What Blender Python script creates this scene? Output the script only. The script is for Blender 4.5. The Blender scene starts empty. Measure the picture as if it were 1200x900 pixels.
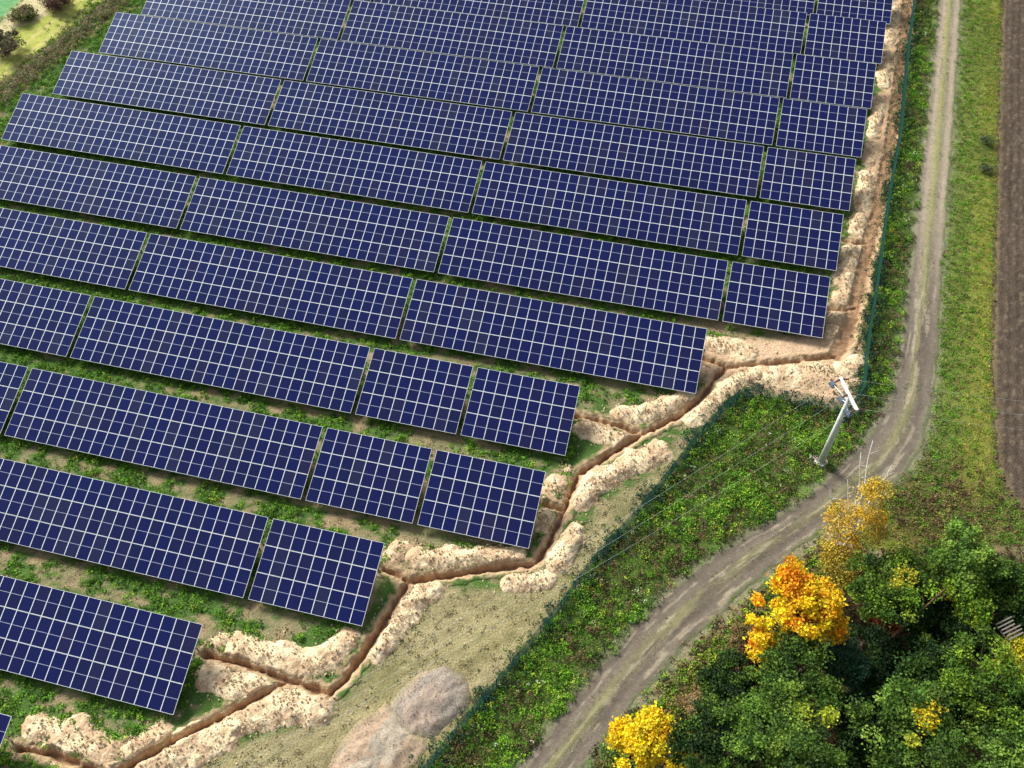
import bpy, math, random
import numpy as np
from mathutils import Vector, Matrix, Euler

random.seed(7)
rng = np.random.default_rng(7)
sc = bpy.context.scene
COL = sc.collection

# ------------------------------------------------------------------ camera
CAM = np.array([-7.60875775, -52.58415685, 64.21747817])
ROT = (0.65726533, 0.01597607, 0.24405132)
FPX = 1071.33                     # focal length in pixels of a 1200 px wide picture
cam_d = bpy.data.cameras.new('camera')
cam = bpy.data.objects.new('camera', cam_d)
COL.objects.link(cam)
cam.location = CAM
cam.rotation_euler = ROT
cam_d.sensor_width = 36.0
cam_d.lens = 36.0 * FPX / 1200.0
cam_d.clip_start = 0.5
cam_d.clip_end = 3000
sc.camera = cam

# ------------------------------------------------------------------ light
SUN_EL = math.radians(38)
sdir = Vector((-.84, .54, 0)).normalized()
sun_to = Vector((sdir.x * math.cos(SUN_EL), sdir.y * math.cos(SUN_EL), math.sin(SUN_EL)))
w = bpy.data.worlds.new('World')
sc.world = w
w.use_nodes = True
nt = w.node_tree
nt.nodes.clear()
sky = nt.nodes.new('ShaderNodeTexSky')
sky.sky_type = 'NISHITA'
sky.sun_disc = False
sky.sun_elevation = SUN_EL
sky.sun_rotation = math.atan2(sdir.x, sdir.y)
sky.altitude = 100
sky.air_density = 1.0
sky.dust_density = 3.0
sky.ozone_density = 1.0
bg = nt.nodes.new('ShaderNodeBackground')
bg.inputs['Strength'].default_value = 0.09
wo = nt.nodes.new('ShaderNodeOutputWorld')
hs = nt.nodes.new('ShaderNodeHueSaturation')        # thin bright cloud: a greyer sky than a clear one
hs.inputs['Saturation'].default_value = .5
nt.links.new(sky.outputs[0], hs.inputs['Color'])
nt.links.new(hs.outputs[0], bg.inputs[0])
nt.links.new(bg.outputs[0], wo.inputs[0])
sd = bpy.data.lights.new('sun', 'SUN')
sd.energy = 3.1
sd.angle = math.radians(18)
sd.color = (1.0, 0.965, 0.90)
so = bpy.data.objects.new('sun', sd)
COL.objects.link(so)
so.rotation_euler = sun_to.to_track_quat('Z', 'Y').to_euler()
sc.view_settings.view_transform = 'Standard'
sc.view_settings.look = 'None'
sc.view_settings.gamma = 1.0
sc.view_settings.use_curve_mapping = False
sc.view_settings.exposure = 0.85

# ------------------------------------------------------------------ helpers
RM = np.array(Euler(ROT).to_matrix())

def P(x, y, z=0.0):
    """reference-picture point -> world point on the level z"""
    v = RM @ np.array([(x - 600) / FPX, -(y - 450) / FPX, -1.0])
    t = (z - CAM[2]) / v[2]
    return CAM + t * v

def P2(x, y, z=0.0):
    return P(x, y, z)[:2]

def W(pts, z=0.0):
    return np.array([P2(x, y, z) for x, y in pts])

def project(p):
    q = (p - CAM) @ RM
    return 600 + FPX * q[:, 0] / -q[:, 2], 450 - FPX * q[:, 1] / -q[:, 2]

def hash2(ix, iy, s):
    h = (ix.astype(np.int64) * 374761393 + iy.astype(np.int64) * 668265263 + s * 1442695041) & 0x7fffffff
    h = ((h ^ (h >> 13)) * 1274126177) & 0x7fffffff
    h = h ^ (h >> 16)
    return (h & 0xffff) / 65535.0

def vnoise(x, y, s=0):
    ix = np.floor(x); iy = np.floor(y)
    fx = x - ix; fy = y - iy
    fx = fx * fx * (3 - 2 * fx); fy = fy * fy * (3 - 2 * fy)
    a = hash2(ix, iy, s); b = hash2(ix + 1, iy, s); c = hash2(ix, iy + 1, s); d = hash2(ix + 1, iy + 1, s)
    return (a * (1 - fx) + b * fx) * (1 - fy) + (c * (1 - fx) + d * fx) * fy

def fbm(x, y, sc_=1.0, s=0, o=4):
    r = 0; a = .5; t = 0
    for k in range(o):
        r = r + a * vnoise(x * sc_ + 17.3 * k, y * sc_ - 9.1 * k, s + k); t += a
        a *= .5; sc_ *= 2.03
    return r / t

def sm(e0, e1, x):
    t = np.clip((x - e0) / (e1 - e0), 0, 1)
    return t * t * (3 - 2 * t)

def seg_dist(px, py, poly):
    """min distance to polyline, plus arclength parameter and side"""
    best = np.full(px.shape, 1e9); arc = np.zeros(px.shape); side = np.zeros(px.shape)
    acc = 0
    for (ax, ay), (bx, by) in zip(poly[:-1], poly[1:]):
        dx, dy = bx - ax, by - ay
        L2 = dx * dx + dy * dy
        t = np.clip(((px - ax) * dx + (py - ay) * dy) / L2, 0, 1)
        ex = px - ax - t * dx; ey = py - ay - t * dy
        d = np.sqrt(ex * ex + ey * ey)
        m = d < best
        best = np.where(m, d, best)
        arc = np.where(m, acc + t * math.sqrt(L2), arc)
        side = np.where(m, np.sign(dx * ey - dy * ex), side)
        acc += math.sqrt(L2)
    return best, arc, side

def inside(px, py, poly):
    r = np.zeros(px.shape, bool)
    n = len(poly)
    for i in range(n):
        x1, y1 = poly[i]; x2, y2 = poly[(i + 1) % n]
        c = ((y1 > py) != (y2 > py))
        with np.errstate(divide='ignore', invalid='ignore'):
            xi = (x2 - x1) * (py - y1) / (y2 - y1 + 1e-12) + x1
        r ^= c & (px < xi)
    return r

def sdist(px, py, poly):
    """positive inside"""
    cl = list(poly) + [poly[0]]
    d, _, _ = seg_dist(px, py, cl)
    return np.where(inside(px, py, poly), d, -d)

def mesh_np(name, V, F, mats, cols=None, smooth=False, fmat=None):
    me = bpy.data.meshes.new(name)
    V = np.asarray(V, np.float32); F = np.asarray(F, np.int32)
    n, k = F.shape
    me.vertices.add(len(V)); me.vertices.foreach_set('co', V.ravel())
    me.loops.add(n * k); me.loops.foreach_set('vertex_index', F.ravel())
    me.polygons.add(n)
    me.polygons.foreach_set('loop_start', np.arange(0, n * k, k, dtype=np.int32))
    if fmat is not None: me.polygons.foreach_set('material_index', np.asarray(fmat, np.int32))
    me.polygons.foreach_set('use_smooth', np.full(n, smooth))
    if cols is not None:
        ca = me.color_attributes.new('Col', 'FLOAT_COLOR', 'POINT')
        c4 = np.ones((len(V), 4), np.float32); c4[:, :3] = cols
        ca.data.foreach_set('color', c4.ravel())
    me.update(calc_edges=True)
    for m in (mats if isinstance(mats, (list, tuple)) else [mats]): me.materials.append(m)
    return me

def link(name, me, parent=None, **kw):
    o = bpy.data.objects.new(name, me)
    COL.objects.link(o)
    if parent: o.parent = parent
    for k, v in kw.items(): o[k] = v
    return o

def thing(name, label, cat, loc=(0, 0, 0), rz=0, group=None):
    o = bpy.data.objects.new(name, None)
    COL.objects.link(o)
    o.location = loc; o.rotation_euler = (0, 0, rz)
    o.empty_display_size = .3
    o['label'] = label; o['category'] = cat
    if group: o['group'] = group
    return o

class MB:
    def __init__(s): s.v = []; s.f = []; s.m = []
    def box(s, a, b, m=0, M=None):
        i = len(s.v)
        for z in (a[2], b[2]):
            for x, y in ((a[0], a[1]), (b[0], a[1]), (b[0], b[1]), (a[0], b[1])):
                v = Vector((x, y, z))
                s.v.append(tuple(M @ v if M else v))
        for q in ((0, 3, 2, 1), (4, 5, 6, 7), (0, 1, 5, 4), (1, 2, 6, 5), (2, 3, 7, 6), (3, 0, 4, 7)):
            s.f.append(tuple(i + k for k in q)); s.m.append(m)
    def tube(s, pts, rad, n=8, m=0, cap=True):
        pts = [Vector(p) for p in pts]
        if not isinstance(rad, (list, tuple)): rad = [rad] * len(pts)
        i0 = len(s.v); up = None
        for k, p in enumerate(pts):
            d = (pts[min(k + 1, len(pts) - 1)] - pts[max(k - 1, 0)]).normalized()
            if up is None:
                up = d.orthogonal().normalized()
            else:
                up = (up - d * up.dot(d)).normalized()
            r = d.cross(up)
            for j in range(n):
                a = 2 * math.pi * j / n
                s.v.append(tuple(p + (up * math.cos(a) + r * math.sin(a)) * rad[k]))
        for k in range(len(pts) - 1):
            for j in range(n):
                a = i0 + k * n + j; b = i0 + k * n + (j + 1) % n
                s.f.append((a, b, b + n, a + n)); s.m.append(m)
        if cap:
            s.f.append(tuple(i0 + j for j in range(n - 1, -1, -1))); s.m.append(m)
            e = i0 + (len(pts) - 1) * n
            s.f.append(tuple(e + j for j in range(n))); s.m.append(m)
    def mesh(s, name, mats, smooth=False):
        me = bpy.data.meshes.new(name)
        me.from_pydata(s.v, [], s.f)
        for m in (mats if isinstance(mats, (list, tuple)) else [mats]): me.materials.append(m)
        me.polygons.foreach_set('material_index', s.m)
        me.polygons.foreach_set('use_smooth', [smooth] * len(s.f))
        me.update()
        return me
    def build(s, name, mats, parent=None, smooth=False, **kw):
        return link(name, s.mesh(name, mats, smooth), parent, **kw)

# ------------------------------------------------------------------ materials
def mat(name, base=(.5, .5, .5), rough=.7, metal=0.0, attr=False, noise=None, bump=None, transl=0, rnd=0, spec=.3):
    """noise = list of (scale, low, high) multipliers on the base colour, bump = (scale, strength, distance)"""
    m = bpy.data.materials.new(name); m.use_nodes = True
    t = m.node_tree; N = t.nodes; L = t.links
    b = N['Principled BSDF']
    b.inputs['Roughness'].default_value = rough
    b.inputs['Metallic'].default_value = metal
    b.inputs['Specular IOR Level'].default_value = spec
    if attr:
        a = N.new('ShaderNodeAttribute'); a.attribute_name = 'Col'; c = a.outputs['Color']
    else:
        r = N.new('ShaderNodeRGB'); r.outputs[0].default_value = (*base, 1); c = r.outputs[0]
    tc = N.new('ShaderNodeTexCoord')
    for (s, lo, hi) in (noise or []):
        n = N.new('ShaderNodeTexNoise'); n.inputs['Scale'].default_value = s
        n.inputs['Detail'].default_value = 5; n.inputs['Roughness'].default_value = .65
        L.new(tc.outputs['Object'], n.inputs['Vector'])
        mr = N.new('ShaderNodeMapRange')
        mr.inputs[1].default_value = .3; mr.inputs[2].default_value = .7
        mr.inputs[3].default_value = lo; mr.inputs[4].default_value = hi
        L.new(n.outputs[0], mr.inputs[0])
        mx = N.new('ShaderNodeVectorMath'); mx.operation = 'SCALE'
        L.new(c, mx.inputs[0]); L.new(mr.outputs[0], mx.inputs['Scale'])
        c = mx.outputs[0]
    if rnd:
        oi = N.new('ShaderNodeObjectInfo')
        mr = N.new('ShaderNodeMapRange'); mr.inputs[3].default_value = 1 - rnd; mr.inputs[4].default_value = 1 + rnd
        L.new(oi.outputs['Random'], mr.inputs[0])
        mx = N.new('ShaderNodeVectorMath'); mx.operation = 'SCALE'
        L.new(c, mx.inputs[0]); L.new(mr.outputs[0], mx.inputs['Scale']); c = mx.outputs[0]
    L.new(c, b.inputs['Base Color'])
    if bump:
        n = N.new('ShaderNodeTexNoise'); n.inputs['Scale'].default_value = bump[0]; n.inputs['Detail'].default_value = 6
        L.new(tc.outputs['Object'], n.inputs['Vector'])
        bp = N.new('ShaderNodeBump'); bp.inputs['Strength'].default_value = bump[1]; bp.inputs['Distance'].default_value = bump[2]
        L.new(n.outputs[0], bp.inputs['Height']); L.new(bp.outputs[0], b.inputs['Normal'])
    if transl:
        tr = N.new('ShaderNodeBsdfTranslucent'); L.new(c, tr.inputs['Color'])
        ms = N.new('ShaderNodeMixShader'); ms.inputs[0].default_value = transl
        L.new(b.outputs[0], ms.inputs[1]); L.new(tr.outputs[0], ms.inputs[2])
        L.new(ms.outputs[0], N['Material Output'].inputs['Surface'])
    return m

M_ground = mat('ground_soil', attr=True, rough=.95, noise=[(1.3, .8, 1.2), (9, .6, 1.4)], bump=(6, .8, .12), spec=.1)
M_soil = mat('sand_soil', attr=True, rough=.95, noise=[(2.2, .88, 1.1), (11, .75, 1.2)], bump=(7, .7, .1), spec=.1)
M_trench = mat('trench_soil', attr=True, rough=.95, noise=[(3, .8, 1.15), (14, .7, 1.25)], bump=(9, .8, .08), spec=.1)
M_gravel = mat('gravel', attr=True, rough=.9, noise=[(1.2, .9, 1.1), (25, .7, 1.3)], bump=(30, .8, .04), spec=.2)
M_road = mat('track_gravel', attr=True, rough=.95, noise=[(.8, .88, 1.12), (3, .85, 1.15), (12, .75, 1.25)], bump=(14, .5, .04), spec=.1)
M_field = mat('ploughed_soil', attr=True, rough=1, noise=[(1.5, .8, 1.2), (8, .65, 1.35)], bump=(8, .9, .12), spec=.05)
M_leaf = mat('leaves', attr=True, rough=.6, transl=.28, spec=.2)
M_weed = mat('weed_leaves', attr=True, rough=.7, transl=.2, spec=.15)
M_bark = mat('bark', (.09, .065, .045), .9, noise=[(6, .6, 1.4)])
M_birch = mat('birch_bark', (.72, .71, .66), .8, noise=[(5, .55, 1.15)])
M_alu = mat('aluminium_frame', (.86, .90, .94), .4, .0, noise=[(3, .95, 1.05)], spec=.5)
M_steel = mat('galvanised_steel', (.45, .47, .48), .45, .6, noise=[(6, .8, 1.1)])
M_back = mat('module_backsheet', (.55, .56, .58), .7)
M_concrete = mat('pole_concrete', (.60, .66, .60), .75, noise=[(1.2, .85, 1.1), (8, .85, 1.1)])
M_white = mat('white_paint', (.80, .82, .80), .5, noise=[(4, .85, 1.05)])
M_greybox = mat('grey_metal', (.13, .17, .21), .5, .2, noise=[(5, .85, 1.1)])
M_insul = mat('brown_insulator', (.10, .05, .04), .25, spec=.6)
M_wire = mat('wire', (.42, .48, .42), .5, .2)
M_fence = mat('green_fence', (.008, .085, .065), .5, noise=[(3, .8, 1.2)], spec=.4)
M_plank = mat('weathered_wood', (.22, .21, .18), .85, noise=[(9, .7, 1.1)])
M_stone = mat('pale_stone', (.60, .58, .52), .85, noise=[(8, .75, 1.1)], bump=(10, .5, .05))

def cell_material():
    m = bpy.data.materials.new('solar_cells'); m.use_nodes = True
    t = m.node_tree; N = t.nodes; L = t.links
    b = N['Principled BSDF']
    tc = N.new('ShaderNodeTexCoord'); oi = N.new('ShaderNodeObjectInfo')
    sep = N.new('ShaderNodeSeparateXYZ'); L.new(tc.outputs['Object'], sep.inputs[0])
    # fine cell grid: 6 cells across the 0.93 m module width, 12 + 12 along it
    def grid(out, period, wdt):
        a = N.new('ShaderNodeMath'); a.operation = 'MULTIPLY'; a.inputs[1].default_value = 1 / period
        L.new(out, a.inputs[0])
        f = N.new('ShaderNodeMath'); f.operation = 'FRACT'; L.new(a.outputs[0], f.inputs[0])
        c = N.new('ShaderNodeMath'); c.operation = 'LESS_THAN'; c.inputs[1].default_value = wdt
        L.new(f.outputs[0], c.inputs[0]); return c.outputs[0]
    g1 = grid(sep.outputs[0], .155, .045); g2 = grid(sep.outputs[1], .0795, .06)
    mx = N.new('ShaderNodeMath'); mx.operation = 'MAXIMUM'; L.new(g1, mx.inputs[0]); L.new(g2, mx.inputs[1])
    ramp = N.new('ShaderNodeValToRGB')
    e = ramp.color_ramp.elements
    e[0].position = 0; e[0].color = (.0085, .0105, .062, 1)
    e[1].position = 1; e[1].color = (.016, .013, .050, 1)
    for p, c in ((.25, (.0075, .0095, .068)), (.55, (.010, .0095, .060)), (.75, (.0085, .0105, .052)), (.88, (.014, .012, .055)), (.95, (.018, .020, .058))):
        q = e.new(p); q.color = (*c, 1)
    L.new(oi.outputs['Random'], ramp.inputs[0])
    mc = N.new('ShaderNodeMixRGB'); mc.inputs[2].default_value = (.06, .065, .12, 1)
    fac = N.new('ShaderNodeMath'); fac.operation = 'MULTIPLY'; fac.inputs[1].default_value = .35
    L.new(mx.outputs[0], fac.inputs[0]); L.new(fac.outputs[0], mc.inputs[0]); L.new(ramp.outputs[0], mc.inputs[1])
    L.new(mc.outputs[0], b.inputs['Base Color'])
    b.inputs['Roughness'].default_value = .12
    b.inputs['IOR'].default_value = 1.45
    b.inputs['Specular IOR Level'].default_value = .5
    b.inputs['Specular Tint'].default_value = (.22, .50, 1, 1)     # anti-reflective solar glass
    return m
M_cell = cell_material()

# ------------------------------------------------------------------ layout (reference points on the ground)
TRENCH = [  # (points, half width, depth)
    ([(22, 878), (60, 884), (112, 903), (150, 925)], .38, .75),
    ([(130, 908), (200, 870), (262, 838), (300, 818), (334, 799)], .26, .7),
    ([(240, 767), (290, 779), (335, 796), (385, 812)], .36, .75),
    ([(385, 812), (402, 798), (432, 756), (474, 690), (478, 681)], .32, .75),
    ([(450, 667), (464, 673), (478, 681), (520, 675), (562, 668), (600, 664), (628, 660), (642, 638), (662, 597), (677, 556), (700, 541), (753, 508), (800, 485), (822, 466), (836, 446), (851, 430)], .30, .75),
    ([(633, 590), (650, 594), (662, 598)], .28, .5),
    ([(674, 487), (700, 492), (730, 500), (751, 508)], .28, .6),
    ([(823, 418), (838, 424), (852, 430), (885, 427), (917, 424), (950, 421), (980, 417)], .22, .4),
    ([(980, 417), (988, 404), (1000, 370), (1007, 343), (1015, 305), (1026, 262), (1036, 215), (1045, 165), (1055, 95), (1062, 30), (1066, -20)], .45, .12),
    ([(963, 361), (985, 363), (1003, 360)], .25, .35),
    ([(989, 281), (1003, 285), (1018, 284)], .22, .3),
]
TR = [(W(p), hw * (.34 if dp > .15 else 1), dp) for p, hw, dp in TRENCH]

HEAPS = [  # (points, half width m, height m, label)
    ([(44, 853), (56, 857)], .95, .55, 'small round sand heap at left, beside the corner of the lowest solar table'),
    ([(76, 866), (100, 872), (126, 880)], 1.5, .55, 'broad pale sand heap above the trench in the bottom left corner'),
    ([(152, 878), (168, 870), (188, 862)], 1.0, .65, 'sand heap just below the right corner of the second lowest table'),
    ([(255, 752), (262, 750)], .7, .45, 'little sand heap at the far left end of the bank above the left trench'),
    ([(282, 760), (310, 765), (345, 774)], 1.15, .65, 'long sand bank above the trench that starts at the second lowest table'),
    ([(362, 780), (380, 775), (398, 760), (408, 748)], 1.1, .7, 'bright sand heap inside the fork where the left trench turns upward'),
    ([(246, 797), (270, 800), (300, 803)], 1.15, .55, 'sand heap in the wedge between two joining trenches at lower left'),
    ([(180, 893), (230, 872), (280, 848), (330, 826), (375, 830)], 1.35, .7, 'longest sand bank at lower left, below the slanting trench'),
    ([(441, 765), (456, 745), (470, 725), (485, 706), (502, 692)], 1.0, .75, 'sand bank right of the steep trench between the two lower bends'),
    ([(460, 650), (468, 645)], .8, .5, 'small brownish sand heap at the corner of the short third-row table'),
    ([(490, 656), (530, 653), (570, 651), (604, 653)], .95, .7, 'even sand bank above the nearly level trench below the fourth row'),
    ([(598, 681), (620, 682), (638, 679)], .85, .6, 'sand heap below the outer bend of the nearly level trench'),
    ([(651, 661), (662, 645), (676, 622)], .85, .7, 'sand heap right of the trench bend, leaning up along it'),
    ([(645, 580), (652, 570)], 1.0, .6, 'rounded brownish sand heap tucked by the right end of the fourth row'),
    ([(664, 549), (666, 550)], .45, .4, 'tiny round sand heap alone in the green weeds by the trench'),
    ([(641, 602), (636, 618)], .75, .5, 'narrow sand heap between the fourth-row table end and the trench'),
    ([(680, 587), (692, 572), (715, 557), (745, 542), (770, 530)], 1.1, .75, 'sand bank on the outer side of the middle trench, ending in a round tip'),
    ([(683, 503), (705, 508), (722, 512)], .9, .55, 'sand heap below the short side trench of the fifth row'),
    ([(730, 488), (755, 484), (780, 474), (802, 468)], 1.05, .75, 'sand bank above the trench by the fifth-row table end'),
    ([(814, 490), (832, 474), (848, 460), (872, 444), (884, 438)], .95, .7, 'sand bank along the fence where the fence turns the corner'),
    ([(832, 402), (850, 406), (874, 413)], 1.0, .6, 'sand heap at the end of the sixth-row long table, above the side trench'),
    ([(898, 443), (912, 438), (930, 440)], 1.3, .5, 'wide lumpy sand heap at the left of the sandy patch behind the pole'),
    ([(940, 446), (960, 442), (978, 450)], 1.2, .45, 'flat reddish sand heap left of the pole top'),
    ([(948, 432), (970, 433)], .7, .4, 'low sand heap between the shallow trench and the pole top'),
    ([(992, 432), (1003, 425)], 1.05, .75, 'rounded sand heap in the fence corner right above the pole top'),
    ([(972, 391), (978, 386)], .75, .6, 'bright small sand heap touching the last seventh-row short table corner'),
    ([(979, 372), (990, 368)], .7, .5, 'lumpy sand heap between a cross trench and the tyre marks'),
    ([(984, 350), (992, 344)], .85, .5, 'brown cloddy sand heap with a dark hollow beside the seventh row'),
    ([(987, 328), (996, 308), (999, 294)], .95, .7, 'long pale sand bank right beside the eighth-row table end'),
    ([(1001, 270), (1006, 255)], .8, .6, 'sand heap beside the gap between the eighth and ninth rows'),
    ([(1008, 243), (1014, 222), (1016, 205)], .85, .65, 'sand bank beside the ninth-row table end'),
    ([(1017, 190), (1021, 172)], .75, .5, 'pinkish sand heap right of the tenth-row table corner'),
    ([(1023, 158), (1027, 135), (1029, 118)], .8, .6, 'sand bank beside the tenth-row table end'),
    ([(1034, 100), (1038, 78), (1039, 62)], .8, .6, 'pale sand bank beside the eleventh-row table end'),
    ([(1042, 48), (1046, 28), (1049, 10)], .8, .6, 'pale sand bank beside the table ends near the top edge'),
    ([(1051, -8), (1054, -40)], .8, .6, 'sand bank cut by the top edge of the photo'),
]

TRL = [(1101, -40), (1099, 0), (1083, 150), (1066, 300), (1048, 450), (1022, 500), (963, 567), (910, 603), (800, 673), (733, 740), (673, 813), (603, 900), (560, 960)]
TRR = [(1131, -40), (1127, 0), (1118, 150), (1106, 300), (1097, 440), (1090, 500), (1073, 544), (1044, 569), (965, 621), (880, 686), (800, 762), (740, 830), (683, 900), (645, 960)]
FENCE_PX = [(1073, -20), (1062, 60), (1052, 165), (1040, 230), (1030, 300), (1024, 345), (1014, 405), (1006, 484), (975, 481), (930, 474), (900, 466), (872, 462), (848, 484), (816, 518), (796, 544), (742, 612), (695, 661), (655, 718), (608, 775), (575, 815), (528, 870), (500, 905), (470, 945)]
FENCE = W(FENCE_PX)
FIELD_PX = [(1178, -60), (1175, 0), (1170, 150), (1166, 300), (1163, 430), (1168, 540), (1184, 580), (1206, 612), (1290, 640), (1500, 640), (1400, -60)]
Z_field = W(FIELD_PX)
Z_track = np.vstack([W(TRL), W(TRR)[::-1]])
Z_lush = np.vstack([W(FENCE_PX), W([(560, 960)]), W(TRL)[::-1]])
Z_verge = np.vstack([W(TRR[:8]), W([(1000, 640), (1060, 650), (1130, 640), (1206, 640)]), W(FIELD_PX[:8])[::-1]])
Z_dry = W([(150, 960), (200, 905), (250, 880), (330, 850), (385, 835), (408, 812), (440, 775), (500, 715), (520, 690), (600, 690), (640, 685), (665, 660), (700, 590), (780, 545), (812, 512), (848, 475), (820, 525), (747, 606), (700, 655), (655, 715), (608, 770), (575, 810), (528, 865), (460, 950)])
Z_wood = W([(640, 960), (683, 905), (740, 835), (800, 768), (880, 692), (965, 628), (1010, 640), (1080, 640), (1150, 640), (1230, 640), (1500, 700), (1500, 1100), (640, 1100)])
Z_sand = W([(1052, -40), (1044, 40), (1028, 130), (1012, 220), (992, 290), (968, 395), (820, 400), (815, 440), (840, 440), (880, 452), (930, 464), (1000, 470), (1010, 430), (1020, 345), (1027, 290), (1042, 205), (1056, 110), (1066, -40)])
Z_strip = W([(1062, -40), (1050, 40), (1036, 130), (1022, 220), (1004, 300), (985, 400), (1006, 415), (1018, 345), (1025, 290), (1040, 205), (1053, 110), (1068, -40)])
Z_outL = W([(-400, 500), (-60, 175), (10, 108), (60, 60), (110, 15), (170, -45), (170, -400), (-1500, -300)])   # beyond the left edge of the array
GT_A = W([(-60, 132), (0, 84), (50, 42), (100, 2), (150, -42)])     # grass track centre
HEDGE = W([(-60, 158), (0, 112), (40, 80), (85, 45), (125, 12), (170, -30)])
Z_green = W([(-60, 60), (0, 24), (30, -6), (60, -40), (-60, -60)])
Z_pale = W([(-60, 62), (0, 26), (24, 4), (34, -6), (62, 4), (58, 18), (30, 30), (14, 36), (0, 44), (-60, 80)])

LX = [-36.2066, -25.6927, -15.3043, -14.3405, -4.668, 5.6844, 6.6198, 7.6288, 8.6437, 9.5838, 10.6926, 11.7, 12.7]
LY = [-38.6466, -29.4971, -20.5473, -11.563, -2.6801, 6.2473, 15.2247, 24.1777, 33.1412, 42.1847, 51.4, 60.4, 69.4]
LOW = 0.75; TILT = math.radians(18.73); SL = 6.218; GAP = .408

def row_green(x, y):
    """how green the ground between the rows is (1 = covered with weeds)"""
    px, py = project(np.stack([x, y, np.zeros_like(x)], -1))
    g = .62 + .0 * px
    g = g - .40 * np.exp(-((px - 500) / 150) ** 2 - ((py - 600) / 75) ** 2)
    g = g - .45 * np.exp(-((px - 330) / 55) ** 2 - ((py - 740) / 22) ** 2)
    g = g - .30 * np.exp(-((px - 560) / 90) ** 2 - ((py - 395) / 30) ** 2)
    g = g - .25 * np.exp(-((px - 40) / 90) ** 2 - ((py - 650) / 50) ** 2)
    g = g - .25 * np.exp(-((px - 560) / 60) ** 2 - ((py - 340) / 12) ** 2)
    g = g - .5 * np.exp(-((px - 710) / 28) ** 2 - ((py - 450) / 22) ** 2)
    g = g + .35 * np.exp(-((px - 760) / 45) ** 2 - ((py - 452) / 12) ** 2)
    g = g + .4 * np.exp(-((px - 690) / 30) ** 2 - ((py - 525) / 25) ** 2)
    g = g + .3 * np.exp(-((px - 640) / 60) ** 2 - ((py - 545) / 20) ** 2)
    g = g + .45 * np.exp(-((px - 385) / 35) ** 2 - ((py - 740) / 14) ** 2)
    g = g + .3 * np.exp(-((px - 225) / 25) ** 2 - ((py - 800) / 45) ** 2)
    g = g + .2 * np.exp(-((px - 100) / 140) ** 2 - ((py - 830) / 40) ** 2)
    g = g + .25 * sm(350, 100, px) * sm(560, 430, py)
    g = g - .45 * sm(720, 820, px) * sm(340, 380, py)
    n = fbm(x, y, .8, 3, 5)
    n2 = fbm(x * .6, y * 1.8, 1.6, 9, 4)
    return np.clip(g + (n - .5) * 1.7 + (n2 - .5) * 1.4, 0, 1)

def mixc(c, k, new):
    return c * (1 - k[:, None]) + np.asarray(new)[None, :] * k[:, None] if np.ndim(new) == 1 else c * (1 - k[:, None]) + new * k[:, None]

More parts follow.
